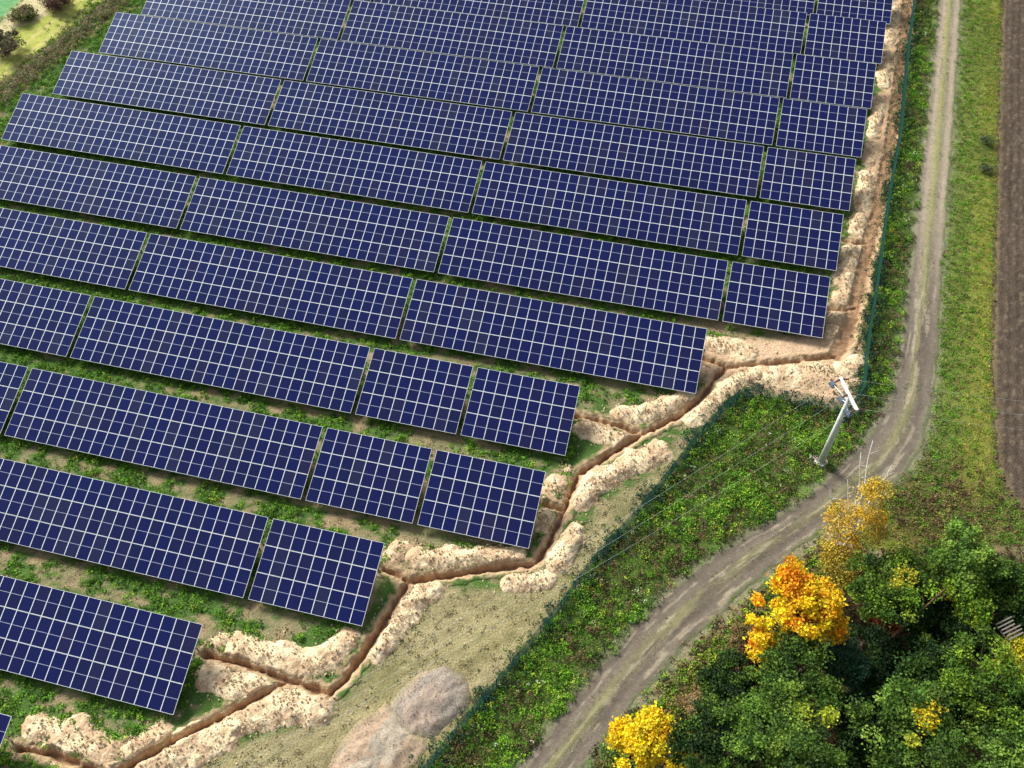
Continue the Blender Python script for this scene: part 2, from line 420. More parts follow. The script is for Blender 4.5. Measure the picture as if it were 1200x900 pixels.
def ground_colour(x, y):
    n1 = fbm(x, y, .35, 20, 4); n2 = fbm(x, y, 1.4, 30, 4); n3 = fbm(x, y, 4.5, 40, 3)
    jit = (n2 - .5) * 1.2
    g = row_green(x, y)
    soil = np.stack([.235 + .12 * n2, .185 + .085 * n2, .105 + .05 * n2], -1)
    c = soil
    c = mixc(c, sm(.35, .62, fbm(x, y, .8, 77, 4)) * .6, (.17, .185, .085))
    c = mixc(c, sm(.3, .6, g), np.stack([.045 + .05 * n3, .095 + .08 * n3, .02 + .02 * n3], -1))
    # dry short grass, lower middle: streaks follow the fence
    dr = sdist(x, y, Z_dry) + jit
    ang = math.radians(48)
    u = x * math.cos(ang) + y * math.sin(ang); v = -x * math.sin(ang) + y * math.cos(ang)
    st = fbm(u * .35, v * 1.8, 1.3, 50, 5)
    dcol = np.stack([.13 + .27 * st + .04 * n1, .115 + .225 * st + .04 * n1, .06 + .135 * st], -1)
    c = mixc(c, sm(-.3, .6, dr), dcol)
    gg = sm(.52, .7, fbm(x, y, .35, 61, 3))
    c = mixc(c, sm(-.3, .6, dr) * gg * .4, (.13, .135, .055))
    # sandy work strip at the right end of the rows
    ds = sdist(x, y, Z_sand) + jit * 1.3
    scol = np.stack([.46 + .18 * n2, .31 + .14 * n2, .185 + .11 * n2], -1)
    c = mixc(c, sm(-.5, .5, ds), scol)
    dd = sdist(x, y, Z_strip) + jit * .6
    sd_, sa, ss = seg_dist(x, y, FENCE[:8])
    rut = .5 + .5 * np.sin(sd_ * 5.2 + 2 * fbm(x, y, .3, 5, 2))
    bcol = np.stack([.27 + .12 * rut, .17 + .08 * rut, .10 + .05 * rut], -1)
    c = mixc(c, sm(-.3, .4, dd), bcol)
    c = mixc(c, sm(-.3, .4, dd) * sm(.5, .62, fbm(x, y, .9, 81, 3)) * sm(1.6, .4, sd_) * .8, (.08, .13, .03))
    # lush strip and verges
    dl = sdist(x, y, Z_lush) + jit * .5
    lcol = np.stack([.055 + .06 * n2, .09 + .08 * n2, .02 + .015 * n2], -1)
    c = mixc(c, sm(-.3, .3, dl), lcol)
    dv = sdist(x, y, Z_verge) + jit * .5
    fd, fa, fs = seg_dist(x, y, W(TRR))
    yel = np.exp(-((fd - 4.6) / 2.2) ** 2) * .6
    vcol = np.stack([.07 + .10 * n2 + .12 * yel, .10 + .11 * n2 + .07 * yel, .022 + .03 * n2], -1)
    c = mixc(c, sm(-.3, .3, dv), vcol)
    pb = np.exp(-((x - P2(1105, 600)[0]) / 5.5) ** 2 - ((y - P2(1105, 600)[1]) / 4) ** 2)
    c = mixc(c, np.clip(pb * 1.2, 0, .85), (.11, .085, .035))
    for (a, b, ra, rb) in ((1163, 60, 1.2, 9), (1155, 180, 1.0, 4), (1092, 540, 1.5, 3.5)):
        q = P2(a, b)
        k = np.exp(-((x - q[0]) / ra) ** 2 - ((y - q[1]) / rb) ** 2)
        c = mixc(c, k * .7, (.045, .075, .02))
    # wood floor
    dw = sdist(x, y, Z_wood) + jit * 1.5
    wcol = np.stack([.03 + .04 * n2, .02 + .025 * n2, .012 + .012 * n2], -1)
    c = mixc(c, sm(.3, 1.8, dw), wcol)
    # left outside
    do = sdist(x, y, Z_outL) + jit
    ocol = np.stack([.24 + .10 * n2, .30 + .11 * n2, .12 + .04 * n2], -1)
    c = mixc(c, sm(-.4, .6, do), ocol)
    gd, ga, gs = seg_dist(x, y, GT_A)
    band = sm(5.8, 4.4, gd + jit * .5)
    ridge = (.5 + .5 * np.cos(gd * gs * 2 * math.pi / 2.6)) * (.6 + .8 * fbm(x, y, .8, 63, 3))
    ln = np.exp(-((gd - .95) / .35) ** 2)
    gcol = np.stack([.27 + .16 * n2 + .10 * ln, .32 + .12 * n2 + .04 * ln, .06 + .04 * n2 + .07 * ln], -1)
    c = mixc(c, band * sm(-.4, .4, do), gcol)
    hd, ha, hs = seg_dist(x, y, HEDGE)
    hk = sm(2.3, 1.6, hd + jit * .5)
    c = mixc(c, hk, np.stack([.10 + .08 * n3, .09 + .06 * n3, .035 + .03 * n3], -1))
    dp = sdist(x, y, Z_pale) + jit * 1.5
    c = mixc(c, sm(-.5, .8, dp), np.stack([.45 + .16 * n2, .40 + .12 * n2, .22 + .08 * n2], -1))
    dgz = sdist(x, y, Z_green) + jit * .8
    c = mixc(c, sm(-.3, .5, dgz), np.stack([.09 + .10 * n2, .27 + .12 * n2, .10 + .07 * n2], -1))
    # track shoulder
    dt = sdist(x, y, Z_track)
    c = mixc(c, sm(-.9, 0, dt + jit * .6) * .6, (.22, .215, .14))
    df = sdist(x, y, Z_field)
    c = mixc(c, sm(-.3, .1, df), (.10, .075, .055))
    return np.clip(c, .005, .9)

def trench_d(x, y):
    """signed depth profile of all trenches"""
    z = np.zeros(x.shape); dn = np.full(x.shape, 9.0)
    wob = (fbm(x, y, 1.6, 90, 5) - .5) * .50
    for poly, hw, dp in TR:
        lo = poly.min(0) - 2.5; hi = poly.max(0) + 2.5
        m = (x > lo[0]) & (x < hi[0]) & (y > lo[1]) & (y < hi[1])
        if not m.any(): continue
        d, a, s = seg_dist(x[m], y[m], poly)
        e = d + wob[m] - hw
        zz = -dp * .75 * sm(.16, -.10, e) - .10 * sm(.35, .1, e)
        z[m] = np.minimum(z[m], zz); dn[m] = np.minimum(dn[m], e)
    return z, dn

def ground_z(x, y):
    return (fbm(x, y, .12, 1, 3) - .5) * .10 + (fbm(x, y, 1.2, 2, 3) - .5) * .05

# ------------------------------------------------------------------ the ground, one sheet out to the far distance
def axis(lo, hi, step, far):
    a = list(np.arange(lo, hi, step))
    k = []; s = step; v = hi
    while v < far: k.append(v); s *= 1.35; v += s
    j = []; s = step; v = lo - step
    while v > -far: j.append(v); s *= 1.35; v -= s
    return np.array(j[::-1] + a + k)
gx = axis(-112, 40, .3, 900); gy = axis(-52, 82, .3, 900)
X, Y = np.meshgrid(gx, gy)
X = X.ravel(); Y = Y.ravel()
gz = ground_z(X, Y)
tz, tdn = trench_d(X, Y)
gz = np.where(tdn < .32, -1.0, gz)
dtk = sdist(X, Y, Z_track); gz = gz * (1 - sm(-1.6, -.5, dtk)) - .02 * sm(-1.0, -.4, dtk); gz = np.where(dtk > .85, -.12, gz)
dfl = sdist(X, Y, Z_field); gz = np.where(dfl > -.3, -.12, gz)
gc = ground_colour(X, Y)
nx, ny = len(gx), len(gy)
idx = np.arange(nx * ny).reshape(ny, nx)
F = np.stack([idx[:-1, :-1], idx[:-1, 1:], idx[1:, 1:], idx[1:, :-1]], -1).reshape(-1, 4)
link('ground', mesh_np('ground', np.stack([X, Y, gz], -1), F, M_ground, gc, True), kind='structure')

def patch(poly, margin, step, zf, cf, keep, name, material):
    """fine height-field patch round a polyline or polygon; only the cells that keep() wants"""
    lo = poly.min(0) - margin; hi = poly.max(0) + margin
    ax = np.arange(lo[0], hi[0] + step, step); ay = np.arange(lo[1], hi[1] + step, step)
    x, y = np.meshgrid(ax, ay); sh = x.shape; x = x.ravel(); y = y.ravel()
    k = keep(x, y)
    id_ = np.arange(len(x)).reshape(sh)
    f = np.stack([id_[:-1, :-1], id_[:-1, 1:], id_[1:, 1:], id_[1:, :-1]], -1).reshape(-1, 4)
    f = f[k[f].all(1)]
    used = np.unique(f); re = np.full(len(x), -1); re[used] = np.arange(len(used))
    x = x[used]; y = y[used]; f = re[f]
    return mesh_np(name, np.stack([x, y, zf(x, y)], -1), f, material, cf(x, y), True)

# trenches: one dug network
def tz_fn(x, y):
    z, dn = trench_d(x, y)
    lip = .07 * sm(.25, .4, dn) * sm(1.0, .55, dn) * (.4 + 1.1 * fbm(x, y, 2.2, 12, 3))
    base = ground_z(x, y)
    return z + lip + base + (fbm(x, y, 3.5, 13, 3) - .5) * .16 * sm(.9, .2, dn) + np.where(dn > .78, -.06, .012)
def tc_fn(x, y):
    z, dn = trench_d(x, y)
    n = fbm(x, y, 2.5, 14, 3)
    c = ground_colour(x, y)
    sand = np.stack([.38 + .22 * n, .27 + .17 * n, .16 + .10 * n], -1)
    c = mixc(c, sm(.75, .25, dn + (n - .5) * .9), sand)
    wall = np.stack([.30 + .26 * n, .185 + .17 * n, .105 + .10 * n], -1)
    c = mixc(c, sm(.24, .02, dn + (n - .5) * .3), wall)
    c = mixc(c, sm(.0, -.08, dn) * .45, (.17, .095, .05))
    return c
allp = np.vstack([p for p, _, _ in TR])
tparts = []
V_, F_, C_ = [], [], []
for poly, hw, dp in TR: pass
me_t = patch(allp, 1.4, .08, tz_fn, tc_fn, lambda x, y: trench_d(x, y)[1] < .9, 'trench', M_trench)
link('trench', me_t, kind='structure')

# ------------------------------------------------------------------ dirt track
def resample(pts, step):
    pts = np.asarray(pts); d = np.r_[0, np.cumsum(np.linalg.norm(np.diff(pts, axis=0), axis=1))]
    n = max(2, int(d[-1] / step)); s = np.linspace(0, d[-1], n)
    return np.stack([np.interp(s, d, pts[:, k]) for k in range(pts.shape[1])], -1)
def smooth_line(pts, it=3):
    pts = np.asarray(pts)
    for _ in range(it):
        q = [pts[0]]
        for a, b in zip(pts[:-1], pts[1:]): q += [a * .75 + b * .25, a * .25 + b * .75]
        q.append(pts[-1]); pts = np.array(q)
    return pts
Lw = smooth_line(W(TRL)); Rw = smooth_line(W(TRR))
n = 900
def rs(p, n):
    d = np.r_[0, np.cumsum(np.linalg.norm(np.diff(p, axis=0), axis=1))]; s = np.linspace(0, d[-1], n)
    return np.stack([np.interp(s, d, p[:, k]) for k in range(2)], -1)
# pair left and right by nearest point so that the cross sections stay square
Lr = rs(Lw, n)
Rr0 = rs(Rw, 4000)
k = 0; Rr = []
for q in Lr:
    dd = np.linalg.norm(Rr0 - q, axis=1); k = max(k, int(np.argmin(dd))); Rr.append(Rr0[k])
Rr = np.array(Rr)
for _ in range(60): Rr[1:-1] = (Rr[:-2] + Rr[2:] + 2 * Rr[1:-1]) / 4
m_ = 29
U = np.linspace(0, 1, m_)
arc = np.r_[0, np.cumsum(np.linalg.norm(np.diff(Lr, axis=0), axis=1))]
e0 = (fbm(arc, arc * 0, .7, 101, 4) - .5) * .18; e1 = (fbm(arc, arc * 0 + 9, .7, 102, 4) - .5) * .18
TX = Lr[:, None, :] * (1 - U[None, :, None]) + Rr[:, None, :] * U[None, :, None]
TX = TX + (Rr - Lr)[:, None, :] * ((e0[:, None] * (1 - U) ** 4 + e1[:, None] * U ** 4)[:, :, None])
uu = np.broadcast_to(U[None, :], TX.shape[:2]).ravel(); aa = np.broadcast_to(arc[:, None], TX.shape[:2]).ravel()
tx = TX[..., 0].ravel(); ty = TX[..., 1].ravel()
low = sm(0, 1, (aa - 46) / 25)          # 0 far part, 1 near part (wider, barer)
cen = np.exp(-((uu - .5) / .10) ** 2)
r1 = np.exp(-((uu - .24) / .10) ** 2); r2 = np.exp(-((uu - .76) / .10) ** 2)
nn = fbm(aa * .35, uu * 9, 1.0, 111, 4); ns = fbm(aa * .12, uu * 16, 1.0, 112, 3)
tzv = .055 + .05 * cen - .05 * r1 - .05 * r2 + (nn - .5) * .035
tzv = tzv * sm(0, .09, uu) * sm(1, .91, uu) - .018
base = np.stack([.24 + .09 * nn, .205 + .08 * nn, .135 + .055 * nn], -1)
base = base * (1 - .0 * low)[:, None]
rutc = np.stack([.25 + .09 * ns, .21 + .075 * ns, .165 + .055 * ns], -1)
tcol = mixc(base, np.clip(r1 + r2, 0, 1) * .7, rutc)
dark = np.stack([.10 + .07 * nn, .083 + .058 * nn, .066 + .044 * nn], -1)
tcol = mixc(tcol, low * sm(.15, .4, ns + .12 * (r1 + r2)) * .9, dark)
gpatch = np.clip(cen * (1.1 - .45 * low) * sm(.30, .62, nn + .1), 0, 1)
tcol = mixc(tcol, gpatch * .8, (.24, .245, .09))
pale = low * sm(.60, .68, fbm(aa * .3, uu * 16, 1, 115, 3)) * sm(.3, .5, fbm(aa * .9, uu * 20, 1, 116, 3))
tcol = mixc(tcol, pale * .7, (.36, .31, .22))
edge = np.clip(sm(.16, .0, uu + (nn - .5) * .16) + sm(.84, 1.0, uu + (nn - .5) * .16), 0, 1)
tcol = mixc(tcol, edge * .85, (.15, .17, .085))
id_ = np.arange(len(tx)).reshape(n, m_)
F = np.stack([id_[:-1, :-1], id_[1:, :-1], id_[1:, 1:], id_[:-1, 1:]], -1).reshape(-1, 4)
link('dirt_track', mesh_np('dirt_track', np.stack([tx, ty, tzv], -1), F[:, ::-1], M_road, tcol, True), kind='structure')

# ------------------------------------------------------------------ ploughed field
def fz(x, y):
    ang = math.atan2(*(Z_field[4] - Z_field[1])[::-1])
    v = -(x * math.sin(ang)) + y * math.cos(ang)
    d = sdist(x, y, Z_field)
    fr = np.sin(v * 2 * math.pi / .75 + 2.2 * fbm(x, y, .15, 71, 2))
    return .02 + (.045 * fr + (fbm(x, y, 2.5, 72, 3) - .5) * .16) * sm(0, .8, d) - .1 * sm(.15, 0, d)
def fc(x, y):
    ang = math.atan2(*(Z_field[4] - Z_field[1])[::-1])
    u = x * math.cos(ang) + y * math.sin(ang); v = -(x * math.sin(ang)) + y * math.cos(ang)
    n = fbm(u * .35, v * 1.6, 1, 73, 4); h = fbm(x, y, 3, 74, 3)
    c = np.stack([.056 + .055 * n, .043 + .041 * n, .033 + .029 * n], -1)
    straw = sm(.54, .66, fbm(u * 1.2, v * 5, 1.6, 75, 4)) * sm(.35, .6, h)
    c = mixc(c, straw * .55, (.20, .165, .11))
    d = sdist(x, y, Z_field)
    return mixc(c, sm(.7, .1, d + (h - .5)) * .7, (.17, .13, .07))
link('ploughed_field', patch(Z_field, .5, .22, fz, fc, lambda x, y: (sdist(x, y, Z_field) > -.05 + .5 * (fbm(x, y, .6, 76, 2) - .5)) & (x < 46), 'ploughed_field', M_field), kind='structure')

# ------------------------------------------------------------------ sand heaps
for i, (pts, hw, hh, lab) in enumerate(HEAPS):
    poly = W(pts)
    seed = 200 + i * 7
    def shape(x, y):
        d, a, s = seg_dist(x, y, poly)
        wob = (fbm(x, y, .75, seed, 3) - .5) * 1.5 * hw * .75
        t = np.clip((d + wob) / (hw * 1.10), 0, 1.2)
        prof = np.clip(1 - t ** 1.8, -.4, 1)
        lump = fbm(x, y, 1.1, seed + 1, 3); fine = fbm(x, y, 3.4, seed + 2, 3)
        return hh * .66 * prof * (.45 + .85 * lump) + (fine - .5) * .07 + (fbm(x, y, 6.5, seed + 3, 3) - .5) * .055
    def zf(x, y): 
        tzz, tdd = trench_d(x, y)
        return np.where(tdd < .3, np.minimum(shape(x, y), tzz - .1), shape(x, y) - .03 + ground_z(x, y) * .5)
    brown = .3 if 'brown' in lab or 'reddish' in lab or 'pinkish' in lab else 0.0
    def cf(x, y):
        z = shape(x, y)
        n = fbm(x, y, 1.6, seed + 4, 4); f = fbm(x, y, 5, seed + 5, 3)
        g = fbm(x, y, 9, seed + 6, 2)
        c = np.stack([.70 + .18 * f, .555 + .16 * f, .345 + .12 * f], -1)
        c = mixc(c, sm(.44, .62, n + brown * .5) * .75, (.50, .335, .20))
        c = mixc(c, sm(.64, .74, g) * .5, (.32, .22, .13))
        c = mixc(c, sm(.62, .74, f) * .35, (.40, .28, .17))
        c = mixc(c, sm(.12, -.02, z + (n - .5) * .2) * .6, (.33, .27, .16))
        return c
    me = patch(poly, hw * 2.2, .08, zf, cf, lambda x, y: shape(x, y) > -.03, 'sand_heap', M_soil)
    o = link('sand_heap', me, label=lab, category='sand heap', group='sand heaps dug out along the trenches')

# crumbs of sand thrown about the trenches
def clods():
    cs = []
    for poly, hw, dp in TR:
        L = np.linalg.norm(np.diff(poly, axis=0), axis=1).sum()
        m = int(L * 16)
        q = resample(poly, L / m)[:m]
        off = rng.normal(0, 1.5, (len(q), 2)); q = q + off
        cs.append(q)
    for pts, hw, hh, lab in HEAPS:
        poly = W(pts); L = max(.5, np.linalg.norm(np.diff(poly, axis=0), axis=1).sum())
        m = int(38 * (L + 1)); q = poly[0] + (poly[-1] - poly[0]) * 0
        q = np.stack([np.interp(rng.uniform(0, 1, m) , np.linspace(0, 1, len(poly)), np.arange(len(poly)))], -1)[:, 0]
        i0 = np.clip(q.astype(int), 0, len(poly) - 2); f0 = (q - i0)[:, None]
        cs.append(poly[i0] * (1 - f0) + poly[i0 + 1] * f0 + rng.normal(0, hw * .78, (m, 2)))
    q = np.vstack(cs)
    z, dn = trench_d(q[:, 0], q[:, 1]); q = q[dn > .35]
    r = rng.uniform(.025, .08, len(q)) * rng.uniform(.5, 1.7, len(q))
    hz = np.zeros(len(q))
    for k_, (pts, hw, hh, lab) in enumerate(HEAPS):
        d_, a_, s_ = seg_dist(q[:, 0], q[:, 1], W(pts)); hz = np.maximum(hz, hh * .62 * np.clip(1 - (d_ / (hw * 1.1)) ** 1.8, 0, 1))
    base = np.array([[1, 0, 0], [-1, 0, 0], [0, 1, 0], [0, -1, 0], [0, 0, 1], [0, 0, -1]], float)
    fc_ = np.array([[0, 2, 4], [2, 1, 4], [1, 3, 4], [3, 0, 4], [2, 0, 5], [1, 2, 5], [3, 1, 5], [0, 3, 5]])
    V = (base[None] + rng.uniform(-.35, .35, (len(q), 6, 3))) * r[:, None, None]
    V[..., :2] += q[:, None, :]; V[..., 2] += r[:, None] * .3 + hz[:, None]
    f = (fc_[None] + (np.arange(len(q)) * 6)[:, None, None]).reshape(-1, 3)
    col = np.repeat(np.array([.60, .46, .29])[None] * rng.uniform(.75, 1.2, (len(q), 1)), 6, 0)
    return mesh_np('sand_clods', V.reshape(-1, 3), f, M_soil, col)
link('sand_clods', clods(), kind='stuff', label='loose sand clods scattered along the trenches', category='sand clods')

# ------------------------------------------------------------------ gravel piles
def pile(poly_px, height, steep, seed, colf0, name, lab, peak=None):
    poly = W(poly_px)
    def colf(x, y):
        return mixc(colf0(x, y), sm(.7, -.1, sdist(x, y, poly) + (fbm(x, y, 1.5, seed + 9, 3) - .5) * .9) * .8, ground_colour(x, y))
    def zf(x, y):
        d = sdist(x, y, poly) + (fbm(x, y, .8, seed, 3) - .5) * .5
        h = np.minimum(d * steep, height * (.8 + .35 * fbm(x, y, .35, seed + 2, 2)))
        h = np.where(h > 0, height * (1 - np.exp(-h / height * 1.6)), h)
        rid = np.abs(fbm(x * .8 - y * .6, x * .25 + y * .35, .55, seed + 4, 3) - .5)
        return h + (fbm(x, y, 1.4, seed + 1, 4) - .5) * .25 * sm(0, .6, d) - rid * .8 * sm(.2, 1.2, d) + (fbm(x, y, 5, seed + 3, 3) - .5) * .09 - .03
    me = patch(poly, 1, .14, zf, colf, lambda x, y: sdist(x, y, poly) > -.35, name, M_gravel)
    return link(name, me, label=lab, category='gravel pile', group='gravel piles at the bottom edge')
def cg1(x, y):
    n = fbm(x, y, .5, 301, 4); m = fbm(x * 1.0 - y * .8, x * .35 + y * .5, .7, 302, 3)
    f = fbm(x, y, 6, 303, 3); c = np.stack([.32 + .10 * f, .255 + .08 * f, .20 + .06 * f], -1)
    c = mixc(c, sm(.52, .62, m) * .7, (.29, .265, .225))
    return mixc(c, sm(.6, .7, n) * .6, (.43, .33, .26))
def cg2(x, y):
    n = fbm(x, y, .5, 311, 4); m = fbm(x * 1.0 - y * .8, x * .35 + y * .5, .7, 312, 3)
    f = fbm(x, y, 6, 313, 3); c = np.stack([.37 + .12 * f, .27 + .09 * f, .185 + .06 * f], -1)
    return mixc(c, sm(.58, .66, m) * .7, (.40, .37, .29))
pile([(455, 828), (468, 806), (495, 784), (522, 778), (544, 792), (553, 810), (549, 832), (528, 850), (508, 866), (480, 868), (458, 850)], .62, .38, 300, cg1, 'gravel_pile', 'grey and pinkish gravel pile, the farther of the two at the bottom edge')
pile([(376, 940), (384, 900), (398, 868), (425, 840), (452, 822), (474, 838), (496, 862), (506, 874), (492, 895), (470, 915), (450, 960), (380, 960)], .6, .34, 310, cg2, 'gravel_pile', 'tan sandy gravel pile, the nearer one cut by the bottom edge')

def pebbles(q, z, rmin, rmax, pal, name, lab):
    base = np.array([[1, 0, 0], [-1, 0, 0], [0, 1, 0], [0, -1, 0], [0, 0, 1], [0, 0, -1]], float)
    fc_ = np.array([[0, 2, 4], [2, 1, 4], [1, 3, 4], [3, 0, 4], [2, 0, 5], [1, 2, 5], [3, 1, 5], [0, 3, 5]])
    n = len(q); rr = rng.uniform(rmin, rmax, n)
    V = (base[None] + rng.uniform(-.35, .35, (n, 6, 3))) * rr[:, None, None]
    V[..., :2] += q[:, None, :]; V[..., 2] += (z + rr * .2)[:, None]
    f = (fc_[None] + (np.arange(n) * 6)[:, None, None]).reshape(-1, 3)
    c = np.array(pal)[rng.integers(0, len(pal), n)] * rng.uniform(.7, 1.25, (n, 1))
    link(name, mesh_np(name, V.reshape(-1, 3), f, M_gravel, np.repeat(c, 6, 0)), kind='stuff', label=lab, category='gravel')
for o in [o for o in bpy.data.objects if o.name.startswith('gravel_pile')]:
    co = np.empty(len(o.data.vertices) * 3, np.float32); o.data.vertices.foreach_get('co', co); co = co.reshape(-1, 3)
    k = rng.integers(0, len(co), 5200)
    pebbles(co[k, :2].astype(float) + rng.uniform(-.07, .07, (5200, 2)), co[k, 2].astype(float), .012, .034, [(.42, .31, .23), (.36, .30, .24), (.32, .22, .16), (.46, .37, .28)], 'gravel', 'loose gravel stones lying on the %s' % ('farther pile' if o.name == 'gravel_pile' else 'nearer pile'))
k = rng.integers(0, len(tx), 5000)
k = k[(uu[k] > .03) & (uu[k] < .97)]
pebbles(np.stack([tx[k], ty[k]], -1) + rng.uniform(-.1, .1, (len(k), 2)), tzv[k], .012, .04, [(.36, .31, .25), (.20, .17, .14), (.45, .42, .36)], 'gravel', 'small stones lying on the dirt track')

# ------------------------------------------------------------------ solar tables
MODL = SL / 3
def module_mesh():
    b = MB(); w_, l_, t_ = .985, MODL - .022, .04; f = .019
    b.box((0, 0, -t_), (w_, f, 0), 0); b.box((0, l_ - f, -t_), (w_, l_, 0), 0)
    b.box((0, f, -t_), (f, l_ - f, 0), 0); b.box((w_ - f, f, -t_), (w_, l_ - f, 0), 0)
    # glass in two half-cut fields with a pale strip between
    mid = l_ / 2
    b.box((f, f, -.012), (w_ - f, mid - .014, -.005), 1)
    b.box((f, mid + .014, -.012), (w_ - f, l_ - f, -.005), 1)
    b.box((f, mid - .014, -.012), (w_ - f, mid + .014, -.0045), 2)
    b.box((f, f, -.016), (w_ - f, l_ - f, -.0125), 3)
    return b.mesh('solar_module', [M_alu, M_cell, M_white2, M_back])
M_white2 = mat('busbar_strip', (.42, .45, .55), .4)
ME_mod = module_mesh()
ct, st_ = math.cos(TILT), math.sin(TILT)
def sup_meshes():
    r = {}
    for nm, s in (('front_post', .95), ('rear_post', SL - 1.1)):
        b = MB(); h = LOW + s * st_ - .16
        b.box((-.05, -.035, -.4), (.05, .035, h)); b.box((-.05, .035, -.4), (-.035, .075, h)); b.box((.035, .035, -.4), (.05, .075, h))
        r[nm] = (b.mesh(nm, M_steel), s)
    b = MB(); R_ = Matrix.Rotation(TILT, 4, 'X')
    b.box((-.04, .15, -.22), (.04, SL - .15, -.12), 0, R_)
    r['rafter'] = (b.mesh('rafter', M_steel), 0)
    b = MB()
    a = Vector((.0, .95 * ct, .35)); c = Vector((0, (SL - 2.3) * ct, LOW + (SL - 2.3) * st_ - .2))
    b.tube([a, c], .03, 6); r['brace'] = (b.mesh('brace', M_steel), 0)
    return r
SUP = sup_meshes()
ME_pur = {}
def purlin(nc):
    if nc not in ME_pur:
        b = MB(); b.box((0, -.035, -.118), (nc, .035, -.048)); ME_pur[nc] = b.mesh('purlin', M_steel)
    return ME_pur[nc]
ORD = ['first', 'second', 'third', 'fourth', 'fifth', 'sixth', 'seventh', 'eighth', 'ninth', 'tenth', 'eleventh', 'twelfth', 'thirteenth', 'fourteenth']
def table(xr, yr, nc, lab, grp):
    x0 = xr - nc
    t = thing('solar_table', lab, 'solar table', (x0, yr, 0), 0, grp)
    dz = LOW
    for j in range(3):
        for i in range(nc):
            o = link('solar_module', ME_mod, t)
            s = j * MODL + .011
            o.location = (i + .0075, s * ct, dz + s * st_)
            o.rotation_euler = (TILT + random.uniform(-.0025, .0025), random.uniform(-.002, .002), 0)
    for s in (.45, 1.65, 2.5, 3.7, 4.6, 5.75):
        o = link('purlin', purlin(nc), t); o.location = (0, s * ct, dz + s * st_); o.rotation_euler = (TILT, 0, 0)
    npost = 3 if nc == 9 else 8
    for q in range(npost):
        xx = .7 + (nc - 1.4) * q / (npost - 1)
        for nm in ('front_post', 'rear_post'):
            o = link(nm, SUP[nm][0], t); o.location = (xx, SUP[nm][1] * ct, 0)
        o = link('rafter', SUP['rafter'][0], t); o.location = (xx, 0, dz)
        o = link('brace', SUP['brace'][0], t); o.location = (xx, 0, 0)
    return t
def vis(x0, x1, y):
    c = np.array([[x, yy, z] for x in np.linspace(x0, x1, 15) for yy, z in ((y, LOW), (y + SL * ct, LOW + SL * st_))])
    a, b = project(c)
    return ((a > 0) & (a < 1200) & (b > 0) & (b < 900)).any()
ROWS = [(P(12.7, 841, LOW + 2)[0], LY[0] - 8.97, [27, 27])]
PAT = [[27, 27, 27], [9, 27, 27, 27], [9, 9, 27, 27, 27], [9, 9, 27, 27, 27], [27, 27, 27, 27]] + [[9, 27, 27, 27]] * 8
for i in range(13): ROWS.append((LX[i], LY[i], PAT[i]))
for r, (xr, yr, pat) in enumerate(ROWS):
    x = xr; seen = []
    for nc in pat:
        if vis(x - nc, x, yr): seen.append((x, nc))
        x -= nc + GAP
    for q, (x, nc) in enumerate(seen):
        kind = 'long' if nc == 27 else 'short'
        rown = '%s row from the bottom' % ORD[r]
        if r == 0: lab = 'corner of a blue solar table peeking in at the left edge near the bottom'
        elif len(seen) == 1: lab = '%s blue solar table, the only one in the %s' % (kind, rown)
        elif q == 0: lab = '%s blue solar table at the right end of the %s' % (kind, rown)
        else: lab = '%s blue solar table, %s from the right end of the %s' % (kind, ORD[q], rown)
        table(x, yr, nc, lab, 'solar tables in parallel rows')

# ------------------------------------------------------------------ leaves, as numpy clumps
def leaf_quads(pos, size, up_bias, cols, aspect=.6):
    n = len(pos)
    nrm = rng.normal(0, 1, (n, 3)); nrm[:, 2] = np.abs(nrm[:, 2]) + up_bias
    nrm /= np.linalg.norm(nrm, axis=1)[:, None]
    t = rng.normal(0, 1, (n, 3)); t -= nrm * (t * nrm).sum(1)[:, None]; t /= np.linalg.norm(t, axis=1)[:, None] + 1e-9
    b = np.cross(nrm, t)
    s = np.asarray(size).reshape(-1, 1) * np.ones((n, 1))
    V = np.stack([pos + t * s * .5, pos + b * s * aspect * .5 + nrm * s * .1, pos - t * s * .5, pos - b * s * aspect * .5 + nrm * s * .1], 1).reshape(-1, 3)
    F = np.arange(n * 4).reshape(n, 4)
    return V, F, np.repeat(cols, 4, 0)

def pick(cols, wts, n, var=.22):
    c = np.array(cols)[rng.choice(len(cols), n, p=np.array(wts) / np.sum(wts))]
    return c * rng.uniform(1 - var, 1 + var, (n, 1)) * rng.uniform(.93, 1.07, (n, 3))

def cull(q, m=50):
    a, b = project(np.column_stack([q, np.zeros(len(q))]))
    return (a > -m) & (a < 1200 + m) & (b > -m) & (b < 900 + m)

def sample_zone(poly, per_m2, dens=None, jit=.6):
    lo = poly.min(0) - 1; hi = poly.max(0) + 1
    lo = np.maximum(lo, (-112, -52)); hi = np.minimum(hi, (46, 84))
    n = int((hi - lo).prod() * per_m2)
    q = rng.uniform(lo, hi, (n, 2)); q = q[cull(q)]
    x, y = q.T
    k = sdist(x, y, poly) + (fbm(x, y, 1.2, 55, 3) - .5) * jit * 2 > 0
    q = q[k]
    if dens is not None: q = q[rng.uniform(0, 1, len(q)) < dens(q[:, 0], q[:, 1])]
    z, dn = trench_d(q[:, 0], q[:, 1])
    return q[dn > .3]

def off_track(x, y):
    return (sdist(x, y, Z_track) < .25) & (sdist(x, y, Z_field) < .2)

